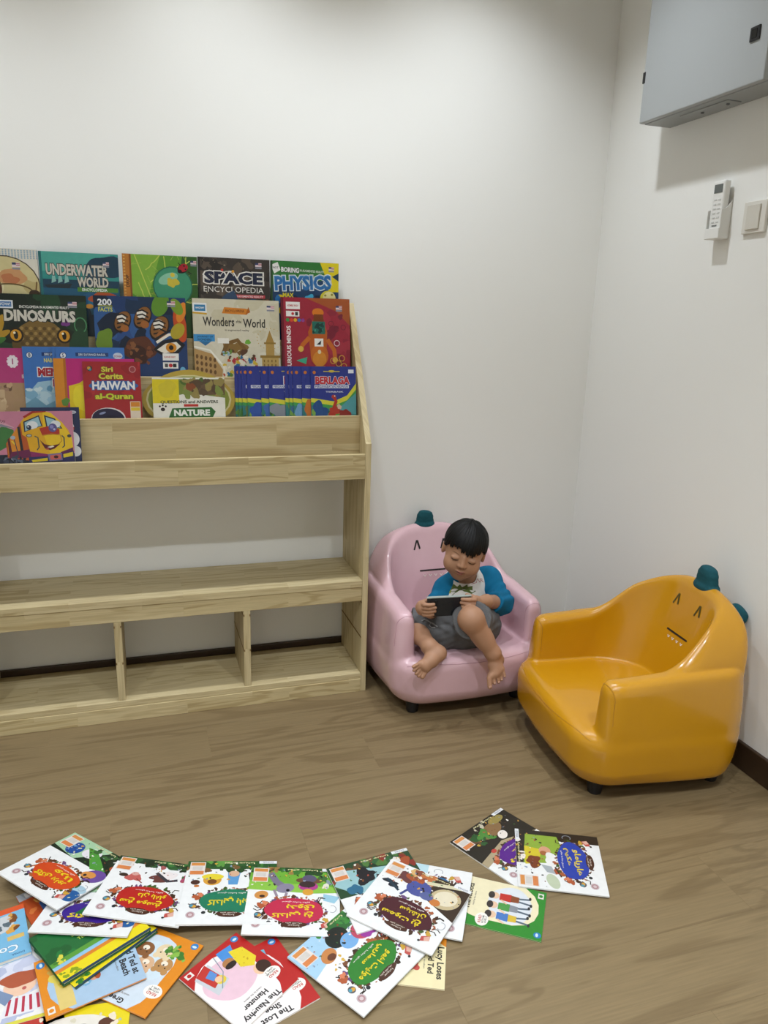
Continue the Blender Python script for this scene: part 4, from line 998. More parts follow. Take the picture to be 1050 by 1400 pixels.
def wreath(a, u, v, rx, ry, seed):
    R = random.Random(seed)
    for k in range(46):
        an = 2 * PI * k / 46; q = R.uniform(.96, 1.16)
        a.blob(u + rx * q * math.cos(an), v + ry * q * math.sin(an), R.uniform(.012, .034), R.choice(['#4a2c1a', '#5a3420', '#3a2414', '#7a4a2a', '#4a2c1a', '#3f5a24', '#6a4a7a', '#a85a30']), k + seed, .5, R.uniform(.5, 1.1), R.uniform(0, 3), 12)
    for k in range(7):
        an = R.uniform(2.2, 4.0) if k < 4 else R.uniform(-.8, .8); x, y = u + rx * 1.12 * math.cos(an), v + ry * 1.15 * math.sin(an)
        a.line([(x, y), (x + .05 * math.cos(an + .5), y + .05 * math.sin(an + .5)), (x + .09 * math.cos(an), y + .07 * math.sin(an))], .012, '#2c1c14')
def fable(plate, lines, paint, seed, swirl=None):
    w = h = .21
    a = Art(w, h, '#f0f1f0')
    paint(a)
    a.scatter(.03, .03, .97, .32, ['#2a1c14', '#f2ece4', '#7a4a2a', '#3f6a34', '#d9a23a', '#8a9ab0', '#1c2a20', '#b0523a'], 44, .012, seed, .5)
    u, v, rx, ry = .48, .66, .31, .185
    wreath(a, u, v, rx, ry, seed)
    a.blob(u, v, rx, plate, seed, .06, ry / rx, 0, 34)
    a.text(jawi('syry bhasa mlayw'), u - .01, v - .125, .3, .03, '#efe6e0')
    if len(lines) == 1: a.text(jawi(lines[0]), u, v, .46, .13, '#e8d01c', None, 0, .03)
    else:
        a.text(jawi(lines[0]), u + .02, v + .055, .44, .1, '#e8d01c', None, 0, .03); a.text(jawi(lines[1]), u - .06, v - .055, .3, .085, '#e8d01c', None, 0, .03)
    a.blob(u, v + .195, .13, '#4a2a1c', seed + 5, .12, .34); a.text(jawi('crytra'), u, v + .205, .12, .026, '#e6dccf'); a.text(jawi('mlayw klasyk'), u, v + .175, .17, .02, '#e6dccf')
    # publisher's round marks, little figures in the corners
    a.ell(.87, .86, .048, .048, '#c9b8bc'); a.ell(.87, .86, .036, .036, '#b0888c'); a.ell(.87, .86, .02, .02, '#d9c6c8'); a.ell(.86, .73, .04, .04, '#5a5a60'); a.ell(.85, .735, .025, .02, '#d9a23a'); a.ell(.875, .725, .018, .018, '#4f9ab0')
    a.ell(.74, .83, .022, .022, '#2a3036'); a.line([(.77, .56), (.83, .53), (.86, .58)], .014, '#2c1c14'); a.blob(.84, .6, .04, '#b25a34', seed + 2, .4); a.blob(.8, .56, .03, '#d9805a', seed + 3, .4)
    a.poly([(.1, .86), (.19, .9), (.2, .84), (.12, .79)], '#c2524a'); a.poly([(.1, .86), (.15, .885), (.17, .84), (.12, .8)], '#e0b0a0'); a.arc(.08, .62, .04, .05, 1, 5.2, .008, '#9aa0a8'); a.blob(.15, .78, .03, '#c9a03a', seed, .4); a.ell(.2, .9, .014, .014, '#26282c')
    # scanner sticker (left plain), series strips
    a.rect(.8, .02, .97, .24, '#e6ddd6'); a.rect(.81, .17, .96, .23, '#d9844a'); a.rect(.81, .03, .96, .08, '#d9904a'); a.rect(.83, .09, .94, .16, '#d3cdc6')
    a.text(jawi('bwkw crytra'), .42, .035, .34, .03, '#efe8b4', '#8a8450', .03); a.rect(.0, .0, .2, .045, '#e9ebee'); a.text('DONIA', .1, .022, .12, None, '#8a8f9c')
    return a
def p_crow(a):
    a.rect(0, 0, 1, .34, '#16281c'); a.poly([(.3, 0), (1, 0), (1, .28), (.6, .34)], '#a9cfa8'); a.ell(.74, .2, .11, .11, '#1c4c9a'); a.scatter(.66, .12, .82, .28, ['#e0dcae', '#7ab0d8'], 12, .012, 3); a.ell(.5, .16, .12, .09, '#e6e2e6', .3); a.poly([(.62, .1), (.3, .36), (.12, .3), (.5, .08)], '#4f9a3c'); a.ell(.15, .42, .13, .11, '#6a4a9a', .5); a.ell(.22, .44, .09, .06, '#d9944a', .3); a.ell(.25, .46, .02, .02, '#1c1c24'); a.ell(.05, .18, .1, .08, '#b0542c'); a.ell(.1, .66, .1, .06, '#a9c8d8'); a.ell(.08, .78, .1, .09, '#1f5a9a'); a.scatter(.02, .72, .14, .84, ['#e0dcae'], 6, .01, 2); a.scatter(0, 0, .5, .14, ['#26482c', '#1a3420', '#3a6a34'], 14, .06, 9)
def p_heron(a):
    a.rect(0, 0, 1, .1, '#1f3a24'); a.scatter(0, 0, 1, .12, ['#2c5a30', '#3f7a3a', '#1a2c1c', '#a85a5a'], 26, .05, 4); a.blob(.42, .3, .13, '#6a3a34', 5, .4, .5, .5); a.blob(.36, .24, .08, '#efe6e4', 3, .3); a.line([(.5, .22), (.34, .34), (.24, .3)], .04, '#3c3c44'); a.blob(.72, .34, .075, '#c2605a', 8, .4); a.ell(.72, .28, .04, .03, '#d9a49a'); a.line([(.68, .36), (.6, .42)], .014, '#8a3a34'); a.blob(.16, .26, .06, '#b04a6a', 6, .3); a.blob(.06, .4, .07, '#b09a4a', 5, .4); a.ell(.84, .32, .05, .03, '#3a2a20')
def p_donkey(a):
    a.rect(0, 0, 1, .14, '#2c5a2c'); a.scatter(0, 0, 1, .2, ['#3f7a34', '#5f9a44', '#244a24', '#7a5a34'], 28, .05, 2); a.ell(.7, .32, .1, .09, '#d9a03a'); a.ell(.7, .27, .12, .05, '#e6d23a'); a.ell(.7, .35, .05, .04, '#7a4a24'); a.poly([(.4, .2), (.54, .2), (.52, .4), (.42, .4)], '#5a9ad0'); a.ell(.47, .22, .06, .05, '#d9b090'); a.line([(.3, .2), (.26, .44), (.36, .5)], .03, '#3f3a38'); a.ell(.14, .3, .08, .06, '#d0a83a'); a.blob(.1, .2, .06, '#d9887a', 4, .3); a.line([(.6, .5), (.3, .46), (.1, .5)], .015, '#4a3424'); a.scatter(.08, .38, .3, .52, ['#8fa83a', '#c9a03a', '#4f7a34'], 10, .03, 8); a.ell(.88, .36, .05, .04, '#4a2c24'); a.ell(.86, .42, .03, .02, '#c2702a')
def p_donkey2(a):
    a.rect(0, 0, 1, .1, '#2f5f2c'); a.rect(0, .06, 1, .3, '#6fae3a'); a.poly([(0, .3), (1, .22), (1, .36), (.3, .4), (0, .38)], '#8cc24a'); a.scatter(0, 0, 1, .1, ['#3f7a34', '#244a24', '#9a7a44'], 22, .05, 3); a.line([(.78, .1), (.7, .24), (.6, .32)], .08, '#7a7488'); a.ell(.6, .33, .1, .07, '#8a849a', .3); a.ell(.57, .36, .02, .02, '#1a1a20'); a.line([(.72, .36), (.68, .46)], .03, '#9a8a9a'); a.line([(.58, .4), (.6, .5)], .03, '#9a8a9a'); a.ell(.34, .2, .15, .05, '#6a4a34'); a.ell(.34, .17, .08, .06, '#5a5470'); a.ell(.35, .29, .11, .07, '#b03a8a'); a.ell(.36, .26, .09, .05, '#3a2a2c'); a.ell(.35, .38, .06, .05, '#d9a03a'); a.ell(.85, .44, .075, .06, '#d0904a', .3); a.ell(.84, .46, .03, .02, '#3a2420'); a.scatter(.04, .1, .22, .34, ['#e6e2d0', '#3f6a34', '#8a9aa4', '#d9b84a'], 14, .035, 5); a.poly([(.0, .44), (.18, .4), (.18, .5), (.06, .54)], '#9ac8dc')
def p_forest(a):
    a.rect(0, 0, 1, .5, '#24482c'); a.scatter(0, 0, 1, .3, ['#2f5f34', '#1a341f', '#4f7a3a', '#6a4a30', '#8a2f24'], 40, .06, 12); a.poly([(.3, .2), (.86, .1), (1, .3), (.8, .5), (.3, .5)], '#9ac4c8'); a.blob(.62, .26, .13, '#1c1c22', 6, .5, .8); a.line([(.5, .3), (.3, .42)], .05, '#26262c'); a.blob(.16, .2, .1, '#a8502c', 3, .4); a.blob(.2, .14, .05, '#e6e0da', 4, .4); a.blob(.8, .42, .08, '#2c6a8a', 7, .3)
def p_ant(a):
    a.poly([(0, 0), (.42, 0), (.4, .36), (0, .52)], '#3a2a1c'); a.ell(.2, .26, .17, .15, '#c9b890', .4); a.ell(.2, .25, .13, .11, '#e6dcc0', .4); a.ell(.28, .36, .06, .05, '#c97a3a'); a.ell(.52, .26, .14, .12, '#4a549a', .2); a.ell(.4, .32, .08, .06, '#5a649a'); a.ell(.48, .24, .015, .015, '#14141c'); a.line([(.62, .34), (.66, .44)], .03, '#3c4484'); a.blob(.76, .18, .12, '#6a3a3a', 4, .4, .7); a.blob(.62, .12, .09, '#a8502c', 8, .4); a.blob(.6, .09, .05, '#efe4da', 3, .3); a.blob(.82, .34, .09, '#1c2430', 9, .6, .5); a.line([(.9, .3), (.7, .4)], .03, '#1f3a4a'); a.scatter(.4, .0, .7, .14, ['#c2703a', '#4f7a44', '#8a4a34', '#d9b070'], 16, .04, 3); a.poly([(.1, .0), (.5, .12), (.46, .16), (.06, .04)], '#d9d2b0')
def p_parrot(a):
    a.rect(0, 0, .6, .5, '#bcdce6'); a.ell(.3, .2, .16, .1, '#2f4f9a', .4); a.ell(.5, .14, .09, .09, '#c97a4a'); a.ell(.2, .1, .1, .05, '#dfe6ea')
def p_bear(a):
    a.rect(0, 0, 1, .56, '#26221a'); a.poly([(.0, .56), (.4, .5), (1, .6), (1, .5), (.5, .4)], '#b0a080'); a.ell(.45, .2, .2, .1, '#8a6a44', .2); a.ell(.24, .1, .13, .06, '#9a8a4a'); a.ell(.4, .34, .08, .06, '#efe6dc', .5); a.scatter(.5, .1, .8, .3, ['#4f8a3a', '#c9a83a', '#2c5a2c', '#6a4a30'], 16, .05, 3); a.ell(.72, .46, .04, .03, '#c2443a'); a.scatter(.4, .0, .6, .1, ['#7a7468', '#c9c0a8'], 6, .03, 2)
def p_tigerboy(a):
    a.rect(0, 0, .16, 1, '#2a241f'); a.rect(.0, .0, .6, .14, '#2a241f'); a.poly([(.08, .12), (.6, .08), (.55, .5), (.3, .56), (.08, .5)], '#8fae3c'); a.poly([(.3, .1), (.62, .1), (.58, .26), (.34, .3)], '#d6c42c'); a.ell(.36, .34, .08, .07, '#d9a080'); a.ell(.4, .32, .04, .04, '#a8643a'); a.blob(.56, .2, .09, '#7a3a1c', 4, .4); a.blob(.5, .42, .1, '#efeeea', 3, .3); a.ell(.86, .4, .12, .07, '#c2cdb0', .3); a.scatter(.1, .0, .7, .08, ['#c9a03a', '#efe6dc', '#6a4a34'], 12, .03, 7); a.blob(.7, .46, .06, '#a8502c', 6, .5); a.line([(.62, .44), (.78, .5)], .02, '#3a2420'); a.poly([(.6, .28), (.72, .34), (.74, .44), (.62, .4)], '#a8b0b4')
def p_tiger(a):
    a.rect(0, 0, .5, .2, '#2f6a34'); a.poly([(.5, 0), (1, 0), (1, .4), (.6, .3)], '#a9d0ea'); a.scatter(0, 0, .6, .2, ['#3f8a3c', '#244f28', '#1c3a22'], 16, .06, 4); a.ell(.5, .2, .14, .12, '#1c241f', .4); a.ell(.44, .32, .11, .09, '#7aaee0', .3); a.ell(.72, .3, .1, .075, '#c9844a', .4); a.ell(.71, .33, .05, .04, '#6a3a24'); a.ell(.26, .32, .12, .11, '#c04a64', .3); a.blob(.22, .38, .08, '#9a3a9a', 4, .3); a.ell(.1, .3, .1, .09, '#e0a08a'); a.poly([(.0, .42), (.26, .5), (.24, .56), (.0, .5)], '#8a4a34'); a.scatter(.56, .36, .8, .5, ['#d9b04a', '#6a5a4a'], 8, .02, 6); a.scatter(.0, .46, .3, .6, ['#c9564a', '#5a6ac0', '#dfe8ef', '#b04a7a'], 16, .035, 8)

def fl(name, cs, z, art, label, tilt=None): 
    return floor_book(name, .21, .21, .0032, cs, art, label, z, tilt, back='#e4e4e2', spine='#cfd0d0')
Q = dict
F2 = fl('fable_book', Q(tr=(38.6, 1274.3), tl=(172, 1281)), .018, fable('#3a1f8a', ['gagq bw', 'rwq'], p_crow, 31), 'white fable book with a purple title plate lying on the green books', (0, .028))
F1 = fl('fable_book', Q(br=(105.4, 1136.5), tr=(-2, 1199), tl=(70.7, 1240.3)), .021, fable('#d2491c', ['gagq brnwr', 'wrna'], p_crow, 3), 'white fable book with an orange title plate at the far left of the spread', (0, .028))
F3 = fl('fable_book', Q(br=(156, 1169), tr=(120.8, 1241), tl=(245.6, 1277)), .0198, fable('#b8231f', ['sN mwsN', 'dan baNaw'], p_heron, 5), 'white fable book with a red title plate between the orange and the green ones', (.016, .022))
F4 = fl('fable_book', Q(br=(258.4, 1178), bl=(378, 1177.5), tr=(239.3, 1263.4)), .0142, fable('#1f7a5a', ['kldayy babn'], p_donkey, 7), 'white fable book with a teal green title plate in the back row', (.012, .012))
F5 = fl('fable_book', Q(br=(346.3, 1186), tr=(329, 1277.5), tl=(462, 1279)), .0097, fable('#c22a4c', ['kldayy yN', 'bdwq'], p_donkey2, 9), 'white fable book with a crimson pink title plate in the back row', (.012, .005))
F9 = floor_book('reader_book', .15, .185, .0032, Q(br=(747.6, 1221), bl=(740, 1287.6)), None, 'green-edged reader showing three walking children, right of the spread', .0, back='#f0e6c4', spine='#2f8a2c')
F13 = floor_book('reader_book', .15, .185, .0032, Q(tl=(610.6, 1283), tr=(608.3, 1341)), None, 'cream reader with an orange corner poking out below the brown-plate fable', .0, back='#efe2b8', spine='#d9842a')
F8 = fl('fable_book', Q(tl=(646, 1193.4), tr=(632, 1286)), .0070, fable('#2a6a9a', ['brwN', 'nwry'], p_parrot, 11), 'white fable book half hidden under the brown-plate fable, on the cream reader', (0, 0))
F6 = fl('fable_book', Q(br=(447.8, 1187.5), bl=(553.4, 1159.8)), .0105, fable('#2c7a3a', ['gajh', 'bsr'], p_forest, 13), 'dark forest fable book tucked under the brown-plate fable', (0, 0))
F12 = fl('fable_book', Q(br=(403.7, 1306), tr=(501.3, 1391), tl=(573, 1300)), .0075, fable('#2c7f2a', ['mwnyt ahmw', 'smaryy'], p_tiger, 15), 'white fable book with a leaf green title plate, nearest the camera', (0, 0))
F7 = fl('fable_book', Q(br=(534, 1176), bl=(645, 1224), tl=(593.4, 1299.7), tr=(473.4, 1249.4)), .0150, fable('#4a1622', ['smwt yN', 'synSan'], p_ant, 17), 'white fable book with a dark brown title plate, topmost in the middle pile', (0, 0))
F10 = fl('fable_book', Q(br=(615.5, 1152.4), bl=(685, 1104.5), tr=(704.8, 1211.4)), .0, fable('#5a1f8a', ['brwN', 'haN'], p_bear, 19), 'black and brown fable book with a violet plate under the blue-plate fable', (0, 0))
F11 = fl('fable_book', Q(bl=(704.8, 1131.7), tl=(815.5, 1142.4), tr=(832.9, 1227.6), br=(708.3, 1213.8)), .0038, fable('#2440a8', ['haryamaw', 'jy' if False else 'hkym'], p_tigerboy, 21), 'white fable book with a royal blue title plate, farthest right on the floor', (0, 0))

# readers: coloured band, rounded picture panel, title at the head
def reader(w, h, band, panel, sky, lines, paint, title='#1c1a1a'):
    a = Art(w, h, band)
    a.poly([(.3, 1), (.2, .88), (.16, .74), (.17, .6), (.17, .36), (.24, .2), (.36, .11), (.52, .07), (.7, .08), (.86, .14), (1, .26), (1, 1)], panel)
    a.blob(.56, .42, .37, sky, 3, .06, .92, 0, 30)
    paint(a)
    y = .93
    for t in lines:
        a.text(t, .58, y, min(.62, .055 * len(t)), None, title, None, 0, .03); y -= .095
    a.ell(.16, .72, .13, .1, '#f6f2ea'); a.text('READ', .16, .745, .15, None, '#c2332c'); a.text('WITH ME', .16, .705, .16, None, '#3a3a3a'); a.text('LEVEL 2', .16, .675, .13, None, '#3a3a3a')
    a.ell(.1, .055, .055, .055, '#2f7fc0'); a.ell(.1, .06, .035, .02, '#cfe4f2'); a.rect(.84, .03, .95, .1, '#e9e4dc'); a.ell(.895, .065, .03, .03, band)
    a.text('retold by the editors', .55, y + .02, .3, None, '#6a6460')
    return a
def p_hamster(a):
    a.poly([(.62, .1), (.9, .16), (.84, .5), (.58, .42)], '#c9cdd2'); a.poly([(.66, .08), (.86, .14), (.8, .4), (.62, .34)], '#c2342c'); a.ell(.66, .36, .07, .07, '#e6c83a'); a.ell(.68, .34, .05, .05, '#efc4a0'); a.poly([(.66, .18), (.78, .22), (.74, .32), (.64, .28)], '#5a8fd0'); a.poly([(.2, .08), (.44, .06), (.46, .2), (.3, .26)], '#4a8fd6'); a.ell(.42, .26, .09, .08, '#b07a4a'); a.ell(.42, .3, .09, .05, '#2a1c1a'); a.poly([(.12, .2), (.3, .14), (.36, .4), (.22, .5), (.1, .42)], '#e6cf2c'); a.ell(.2, .58, .1, .1, '#efc4a0'); a.ell(.15, .58, .1, .11, '#3a2218'); a.scatter(.12, .2, .34, .44, ['#c29a1c'], 8, .014, 2); a.line([(.5, .08), (.56, .3), (.74, .46)], .012, '#7a8a9a')
def p_robots(a):
    for (x, c1, c2) in ((.3, '#4a7ac0', '#d9b83a'), (.5, '#4f9a4a', '#8a8f98'), (.7, '#c2332c', '#8a4a2a')):
        a.ell(x, .62, .07, .07, '#e9c4a4'); a.ell(x, .66, .075, .05, '#3a3230'); a.poly([(x - .07, .56), (x + .07, .56), (x + .08, .42), (x - .08, .42)], c1); a.poly([(x - .07, .42), (x + .07, .42), (x + .06, .32), (x - .06, .32)], c2); a.line([(x - .03, .32), (x - .05, .18)], .035, '#5a6a7a'); a.line([(x + .03, .32), (x + .06, .2)], .035, '#5a6a7a'); a.ell(x - .06, .17, .035, .02, '#2a2a30'); a.ell(x + .08, .19, .035, .02, '#2a2a30'); a.line([(x - .07, .54), (x - .13, .46)], .03, '#e9c4a4')
def p_teddy(a):
    for (x, y, c) in ((.3, .4, '#b98a54'), (.55, .46, '#d9b08a'), (.7, .3, '#8a5a34'), (.42, .24, '#e6cfa8'), (.62, .6, '#c2534a')): a.ell(x, y, .13, .12, c); a.ell(x - .08, y + .08, .045, .045, c); a.ell(x + .08, y + .08, .045, .045, c); a.ell(x, y - .02, .05, .04, '#f2e6d2'); a.ell(x, y, .014, .014, '#2a1c14'); a.ell(x - .05, y + .03, .012, .012, '#2a1c14'); a.ell(x + .05, y + .03, .012, .012, '#2a1c14')
    a.scatter(.1, .12, .4, .3, ['#5f9a3a', '#3f7a2c', '#8ab84a'], 16, .05, 3)
def p_beach(a):
    a.rect(.1, .14, .95, .3, '#e0c878'); a.blob(.4, .24, .18, '#e3cf5a', 4, .3); a.scatter(.15, .14, .6, .4, ['#c9a04a', '#e9dc9a', '#8a6a34', '#d9b84a'], 26, .06, 6); a.blob(.55, .46, .14, '#7aaed0', 3, .4); a.ell(.62, .52, .07, .06, '#d9a080'); a.ell(.62, .56, .07, .04, '#a8502c'); a.poly([(.5, .44), (.7, .46), (.68, .34), (.54, .34)], '#e0e6ea'); a.blob(.34, .58, .06, '#b0342c', 2, .3)
def p_lost(a):
    a.ell(.5, .35, .3, .2, '#e6b8b0'); a.poly([(.25, .1), (.4, .08), (.44, .3), (.3, .36)], '#6ab0c8'); a.ell(.6, .2, .1, .07, '#b0542c', .5); a.ell(.66, .4, .1, .09, '#e0a898')
def set_art(b, a, t=.0032):
    fc = [c for c in b.children if c.name.startswith('front_cover')][0]
    link('cover_print', a.mesh('cover_print', -a.w / 2, 0, t), fc)
RW, RH = .15, .185
set_art(F9, reader(RW, RH, '#2f8a2c', '#f0e6c0', '#dfe4ea', ['The Robots'], p_robots))
set_art(F13, reader(RW, RH, '#e08a1c', '#efe3b4', '#e9dfae', ['Lucy Loses', 'Red Ted'], p_teddy))
F15 = floor_book('reader_book', RW, RH, .0032, Q(bl=(376.3, 1278.6), tl=(438.5, 1364.3)), reader(RW, RH, '#b8211f', '#f2ecea', '#e9c2c4', ['The Lost', 'Shoe'], p_lost), 'red-bordered reader mostly covered by the other red-bordered reader', .0, back='#f0eae6', spine='#a81c1c')
F14 = floor_book('reader_book', RW, RH, .0032, Q(br=(246.5, 1337), bl=(322.6, 1275.6), tl=(407, 1338)), reader(RW, RH, '#b8211f', '#f2ecea', '#e9c4d2', ['The Naughty', 'Hamster'], p_hamster), 'red-bordered reader with a pink picture, lying on the other red-bordered reader', .0038, back='#f0eae6', spine='#a81c1c')
# lower left heap
a = Art(RW, RH, '#e6d21c'); a.blob(.5, .5, .44, '#e6dfd0', 2, .06, 1.1); a.ell(.3, .72, .12, .12, '#efc8a8'); a.ell(.27, .78, .12, .08, '#b0643a'); a.ell(.62, .66, .12, .12, '#efc8a8'); a.ell(.62, .72, .13, .09, '#5a3424'); a.poly([(.52, .55), (.78, .55), (.8, .36), (.5, .36)], '#d6b42c'); a.poly([(.2, .58), (.42, .58), (.44, .34), (.2, .34)], '#c9d6e6'); a.poly([(.76, .44), (.96, .5), (.94, .4), (.78, .34)], '#5a3a6a'); a.scatter(.1, .7, .9, .95, ['#8aa05a', '#d9cfa8', '#a8b8c0'], 16, .05, 5); a.rect(.84, .9, .94, .97, '#c9a81c')
F22 = floor_book('reader_book', RW, RH, .0032, Q(br=(33, 1389), bl=(204, 1391)), None, 'yellow-edged reader with children, cut off by the bottom edge', .0, back='#e6d21c', spine='#d9c41c') if False else floor_book('reader_book', .2, .17, .0032, Q(bl=(178, 1366), br=(30, 1388)), None, 'yellow-edged reader with playing children, cut off by the bottom edge', .0, back='#e6d21c', spine='#d9c41c')
a2 = Art(.2, .17, '#e6d21c'); a2.blob(.5, .5, .46, '#e6e0d4', 2, .05, .72)
for (x, y, hc, cc) in ((.2, .3, '#5a3424', '#e0b42c'), (.42, .34, '#6a3a2a', '#c9d2dc'), (.66, .3, '#b0643a', '#c2403c'), (.85, .36, '#3a2a24', '#7aa0c8')):
    a2.poly([(x - .09, y + .34), (x + .09, y + .34), (x + .07, y + .08), (x - .07, y + .08)], cc); a2.ell(x, y, .07, .07, '#efc8a8'); a2.ell(x, y - .05, .075, .05, hc)
a2.scatter(.06, .1, .94, .5, ['#d9d2b8', '#b8c4a8', '#e9dcc4'], 14, .03, 4); a2.ell(.06, .08, .035, .035, '#c9a81c')
set_art(F22, a2)
F23 = floor_book('reader_book', RW, RH, .0032, Q(bl=(38, 1371), br=(-10, 1396)), None, 'cream reader with a red-coated figure in the bottom left corner', .0, back='#e3d9bd', spine='#cbbf9c')
a3 = Art(RW, RH, '#e3d9bd'); a3.poly([(.2, .1), (.5, .1), (.46, .4), (.24, .4)], '#b8362c'); a3.ell(.34, .48, .1, .09, '#c9a078'); a3.scatter(.1, .5, .9, .9, ['#d6c9a4', '#b8a880', '#8aa06a'], 14, .07, 3); set_art(F23, a3)
F16 = floor_book('reader_book', RW, RH, .0032, Q(bl=(277.3, 1292.7), tl=(198.7, 1389), br=(200, 1264)), reader(RW, RH, '#e08a1c', '#cfdbe6', '#cfe0ea', ['Greedy', 'Goblin'][:1], p_teddy), 'orange reader with a heap of teddy bears, right of the green books', .0040, back='#e08a1c', spine='#c97812')
F21 = floor_book('storybook', .2, .2, .004, Q(tr=(-32, 1398), br=(-22, 1302), bl=(62, 1296)), None, 'white watercolour storybook with a red-haired girl at the left edge', .0, back='#eceae4', spine='#d9d04a')
a4 = Art(.2, .2, '#eceae6'); a4.scatter(.05, .1, .95, .9, ['#c6cbe0', '#d9dcea', '#b4bcd6'], 26, .12, 6); a4.ell(.5, .55, .15, .13, '#efc8ac'); a4.blob(.5, .47, .17, '#b0583a', 3, .2, .6); a4.ell(.46, .6, .02, .02, '#c2605a'); a4.poly([(.3, .68), (.6, .7), (.66, .9), (.26, .9)], '#e6e4e8')
for k in range(5): a4.line([(.34 + k * .06, .7), (.32 + k * .07, .88)], .025, '#b8324a')
a4.poly([(.55, .66), (.75, .5), (.8, .56), (.62, .76)], '#7a8fb0'); a4.rect(0, .96, 1, 1, '#d9d04a'); a4.text('Gurau', .2, .18, .2, None, '#2a2a2a', rot=.2); set_art(F21, a4, .004)
F20 = floor_book('picture_book', .15, .2, .004, Q(br=(27, 1234), bl=(43, 1229), tr=(62, 1289)) if False else Q(br=(27, 1235), tr=(58, 1290)), None, 'rust orange picture book with a grey label under the purple-plate fable', .0, back='#c2501c', spine='#a8441a')
a5 = Art(.15, .2, '#bf5224'); a5.rect(.55, 0, 1, .12, '#a8aeb4'); a5.rect(.74, .02, .9, .1, '#e6e4e0'); a5.text('h', .82, .06, None, .05, '#c2332c'); a5.rect(.6, .22, .78, .55, '#3f6fb0'); a5.text('Siri', .69, .4, .08, None, '#e6ecf4', rot=-PI / 2); a5.scatter(.1, .2, .9, .9, ['#d9783a', '#a8401c', '#e0a04a'], 12, .08, 4); set_art(F20, a5, .004)
F19 = floor_book('picture_book', .2, .15, .008, Q(bl=(33, 1241), tl=(42, 1294)), None, 'light blue cooking picture book with an orange bear at the left edge', .0045, back='#7ab8dc', spine='#4f92c0')
a6 = Art(.2, .15, '#7ab8dc'); a6.poly([(0, 0), (1, 0), (1, .16), (0, .1)], '#d9582a'); a6.blob(.28, .3, .16, '#c9cdd0', 3, .3); a6.blob(.5, .38, .14, '#a8642c', 5, .3); a6.blob(.72, .34, .13, '#c9883a', 6, .3); a6.scatter(.1, .14, .9, .5, ['#7a4a24', '#d9a04a', '#e6ded0', '#5a6a74'], 22, .05, 8); a6.rect(.04, .58, .2, .66, '#d9b86a'); a6.text('Cooking', .36, .8, .5, .17, '#e9f0f4', '#4a7fa8', .03, .02); a6.text('DONIA', .12, .94, .12, None, '#2a5a86'); set_art(F19, a6, .008)
# two green hardbacks
def green(a, s):
    a.rect(0, 0, 1, 1, '#1f6a34'); a.scatter(0, 0, .7, 1, ['#247a3a', '#1a5c2c'], 14, .1, s); a.rect(.62, 0, .70, 1, '#5a9a3a'); a.rect(.70, 0, .76, 1, '#8fc0dc'); a.rect(.76, 0, .82, 1, '#d9842a'); a.rect(.82, 0, .97, 1, '#ead61c'); a.rect(.97, 0, 1, 1, '#1f3a5a')
    a.poly([(.2, .78), (.4, .76), (.42, .88), (.22, .9)], '#c9a83a'); a.text('SIRI CERITA', .35, .5, .4, None, '#cfe05a', None, 0, .03, PI / 2); a.text('TELADAN', .46, .5, .32, None, '#cfe05a', None, 0, .03, PI / 2); a.scatter(.84, .03, .96, .22, ['#2f7a2c', '#8aa01c'], 12, .03, s); a.scatter(.56, .02, .68, .2, ['#8fb83a', '#d9d04a', '#3f7a2c'], 10, .03, s + 1)
ga = Art(.155, .19); green(ga, 2); gb = Art(.155, .19); green(gb, 5)
G2 = floor_book('hardback_book', .155, .19, .009, Q(br=(113, 1345), tr=(208, 1276)), gb, 'lower green hardback with a yellow spine edge, sticking out under the other', .0085, (0, 0), hard=True, back='#1d5c30', spine='#1d5c30')
G1 = floor_book('hardback_book', .155, .19, .009, Q(br=(100, 1336), tr=(194.7, 1277)), ga, 'upper green hardback with a yellow striped edge among the floor books', .0180, (0, 0), hard=True, back='#1d5c30', spine='#1d5c30')
F17 = floor_book('reader_book', RW, RH, .0032, Q(bl=(46.7, 1319.3), br=(62.7, 1391.3), tr=(200, 1336.7)), reader(RW, RH, '#e08a1c', '#a9c4dc', '#a9c4dc', ['Red Ted at', 'the Beach'], p_beach), 'orange and light blue seaside reader lying against the green hardbacks', .0072 + .0035, (0, 0), back='#e08a1c', spine='#c97812')
# ------------------------------------------------------------------ the child in the pink armchair
def A3(v): return np.array([v[0], v[1], v[2]], np.float32)
def pt(px, py, Y): return A3(onY(px, py, Y))
def chain(P, pts, rads, k=0.01):
    d = None
    for i in range(len(pts) - 1):
        c = capsule(P, pts[i], pts[i + 1], rads[i], rads[i + 1]); d = c if d is None else smin(d, c, k)
    return d
# landmarks
HC = pt(635, 752, 2.215)                                  # middle of the head
hf = np.array([-0.42, -0.89, -0.18]); hf /= np.linalg.norm(hf)
hu = np.array([0.07, -0.30, 0.92]); hu -= hf * (hu @ hf); hu /= np.linalg.norm(hu)
hr = np.cross(hf, hu)
HR = np.stack([hr, hf, hu], 1).astype(np.float32)         # columns: his left, forward, up
def head_pt(x, y, z): return (HC + HR @ np.array([x, y, z], np.float32)).astype(np.float32)
NECK = np.array([1.06, 2.295, 0.43]); CHEST = np.array([1.065, 2.32, 0.375]); PELV = np.array([1.015, 2.19, 0.283])
SHR, ELR, WRR = np.array([0.995, 2.295, 0.380]), np.array([0.918, 2.235, 0.325]), np.array([0.878, 2.155, 0.365])
SHL, ELL, WRL = np.array([1.15, 2.30, 0.400]), pt(685, 824, 2.21), pt(665, 822, 2.115)
HIPR, KNR, ANR = np.array([0.95, 2.2, 0.278]), pt(565, 853, 2.235), pt(587, 884, 2.095)
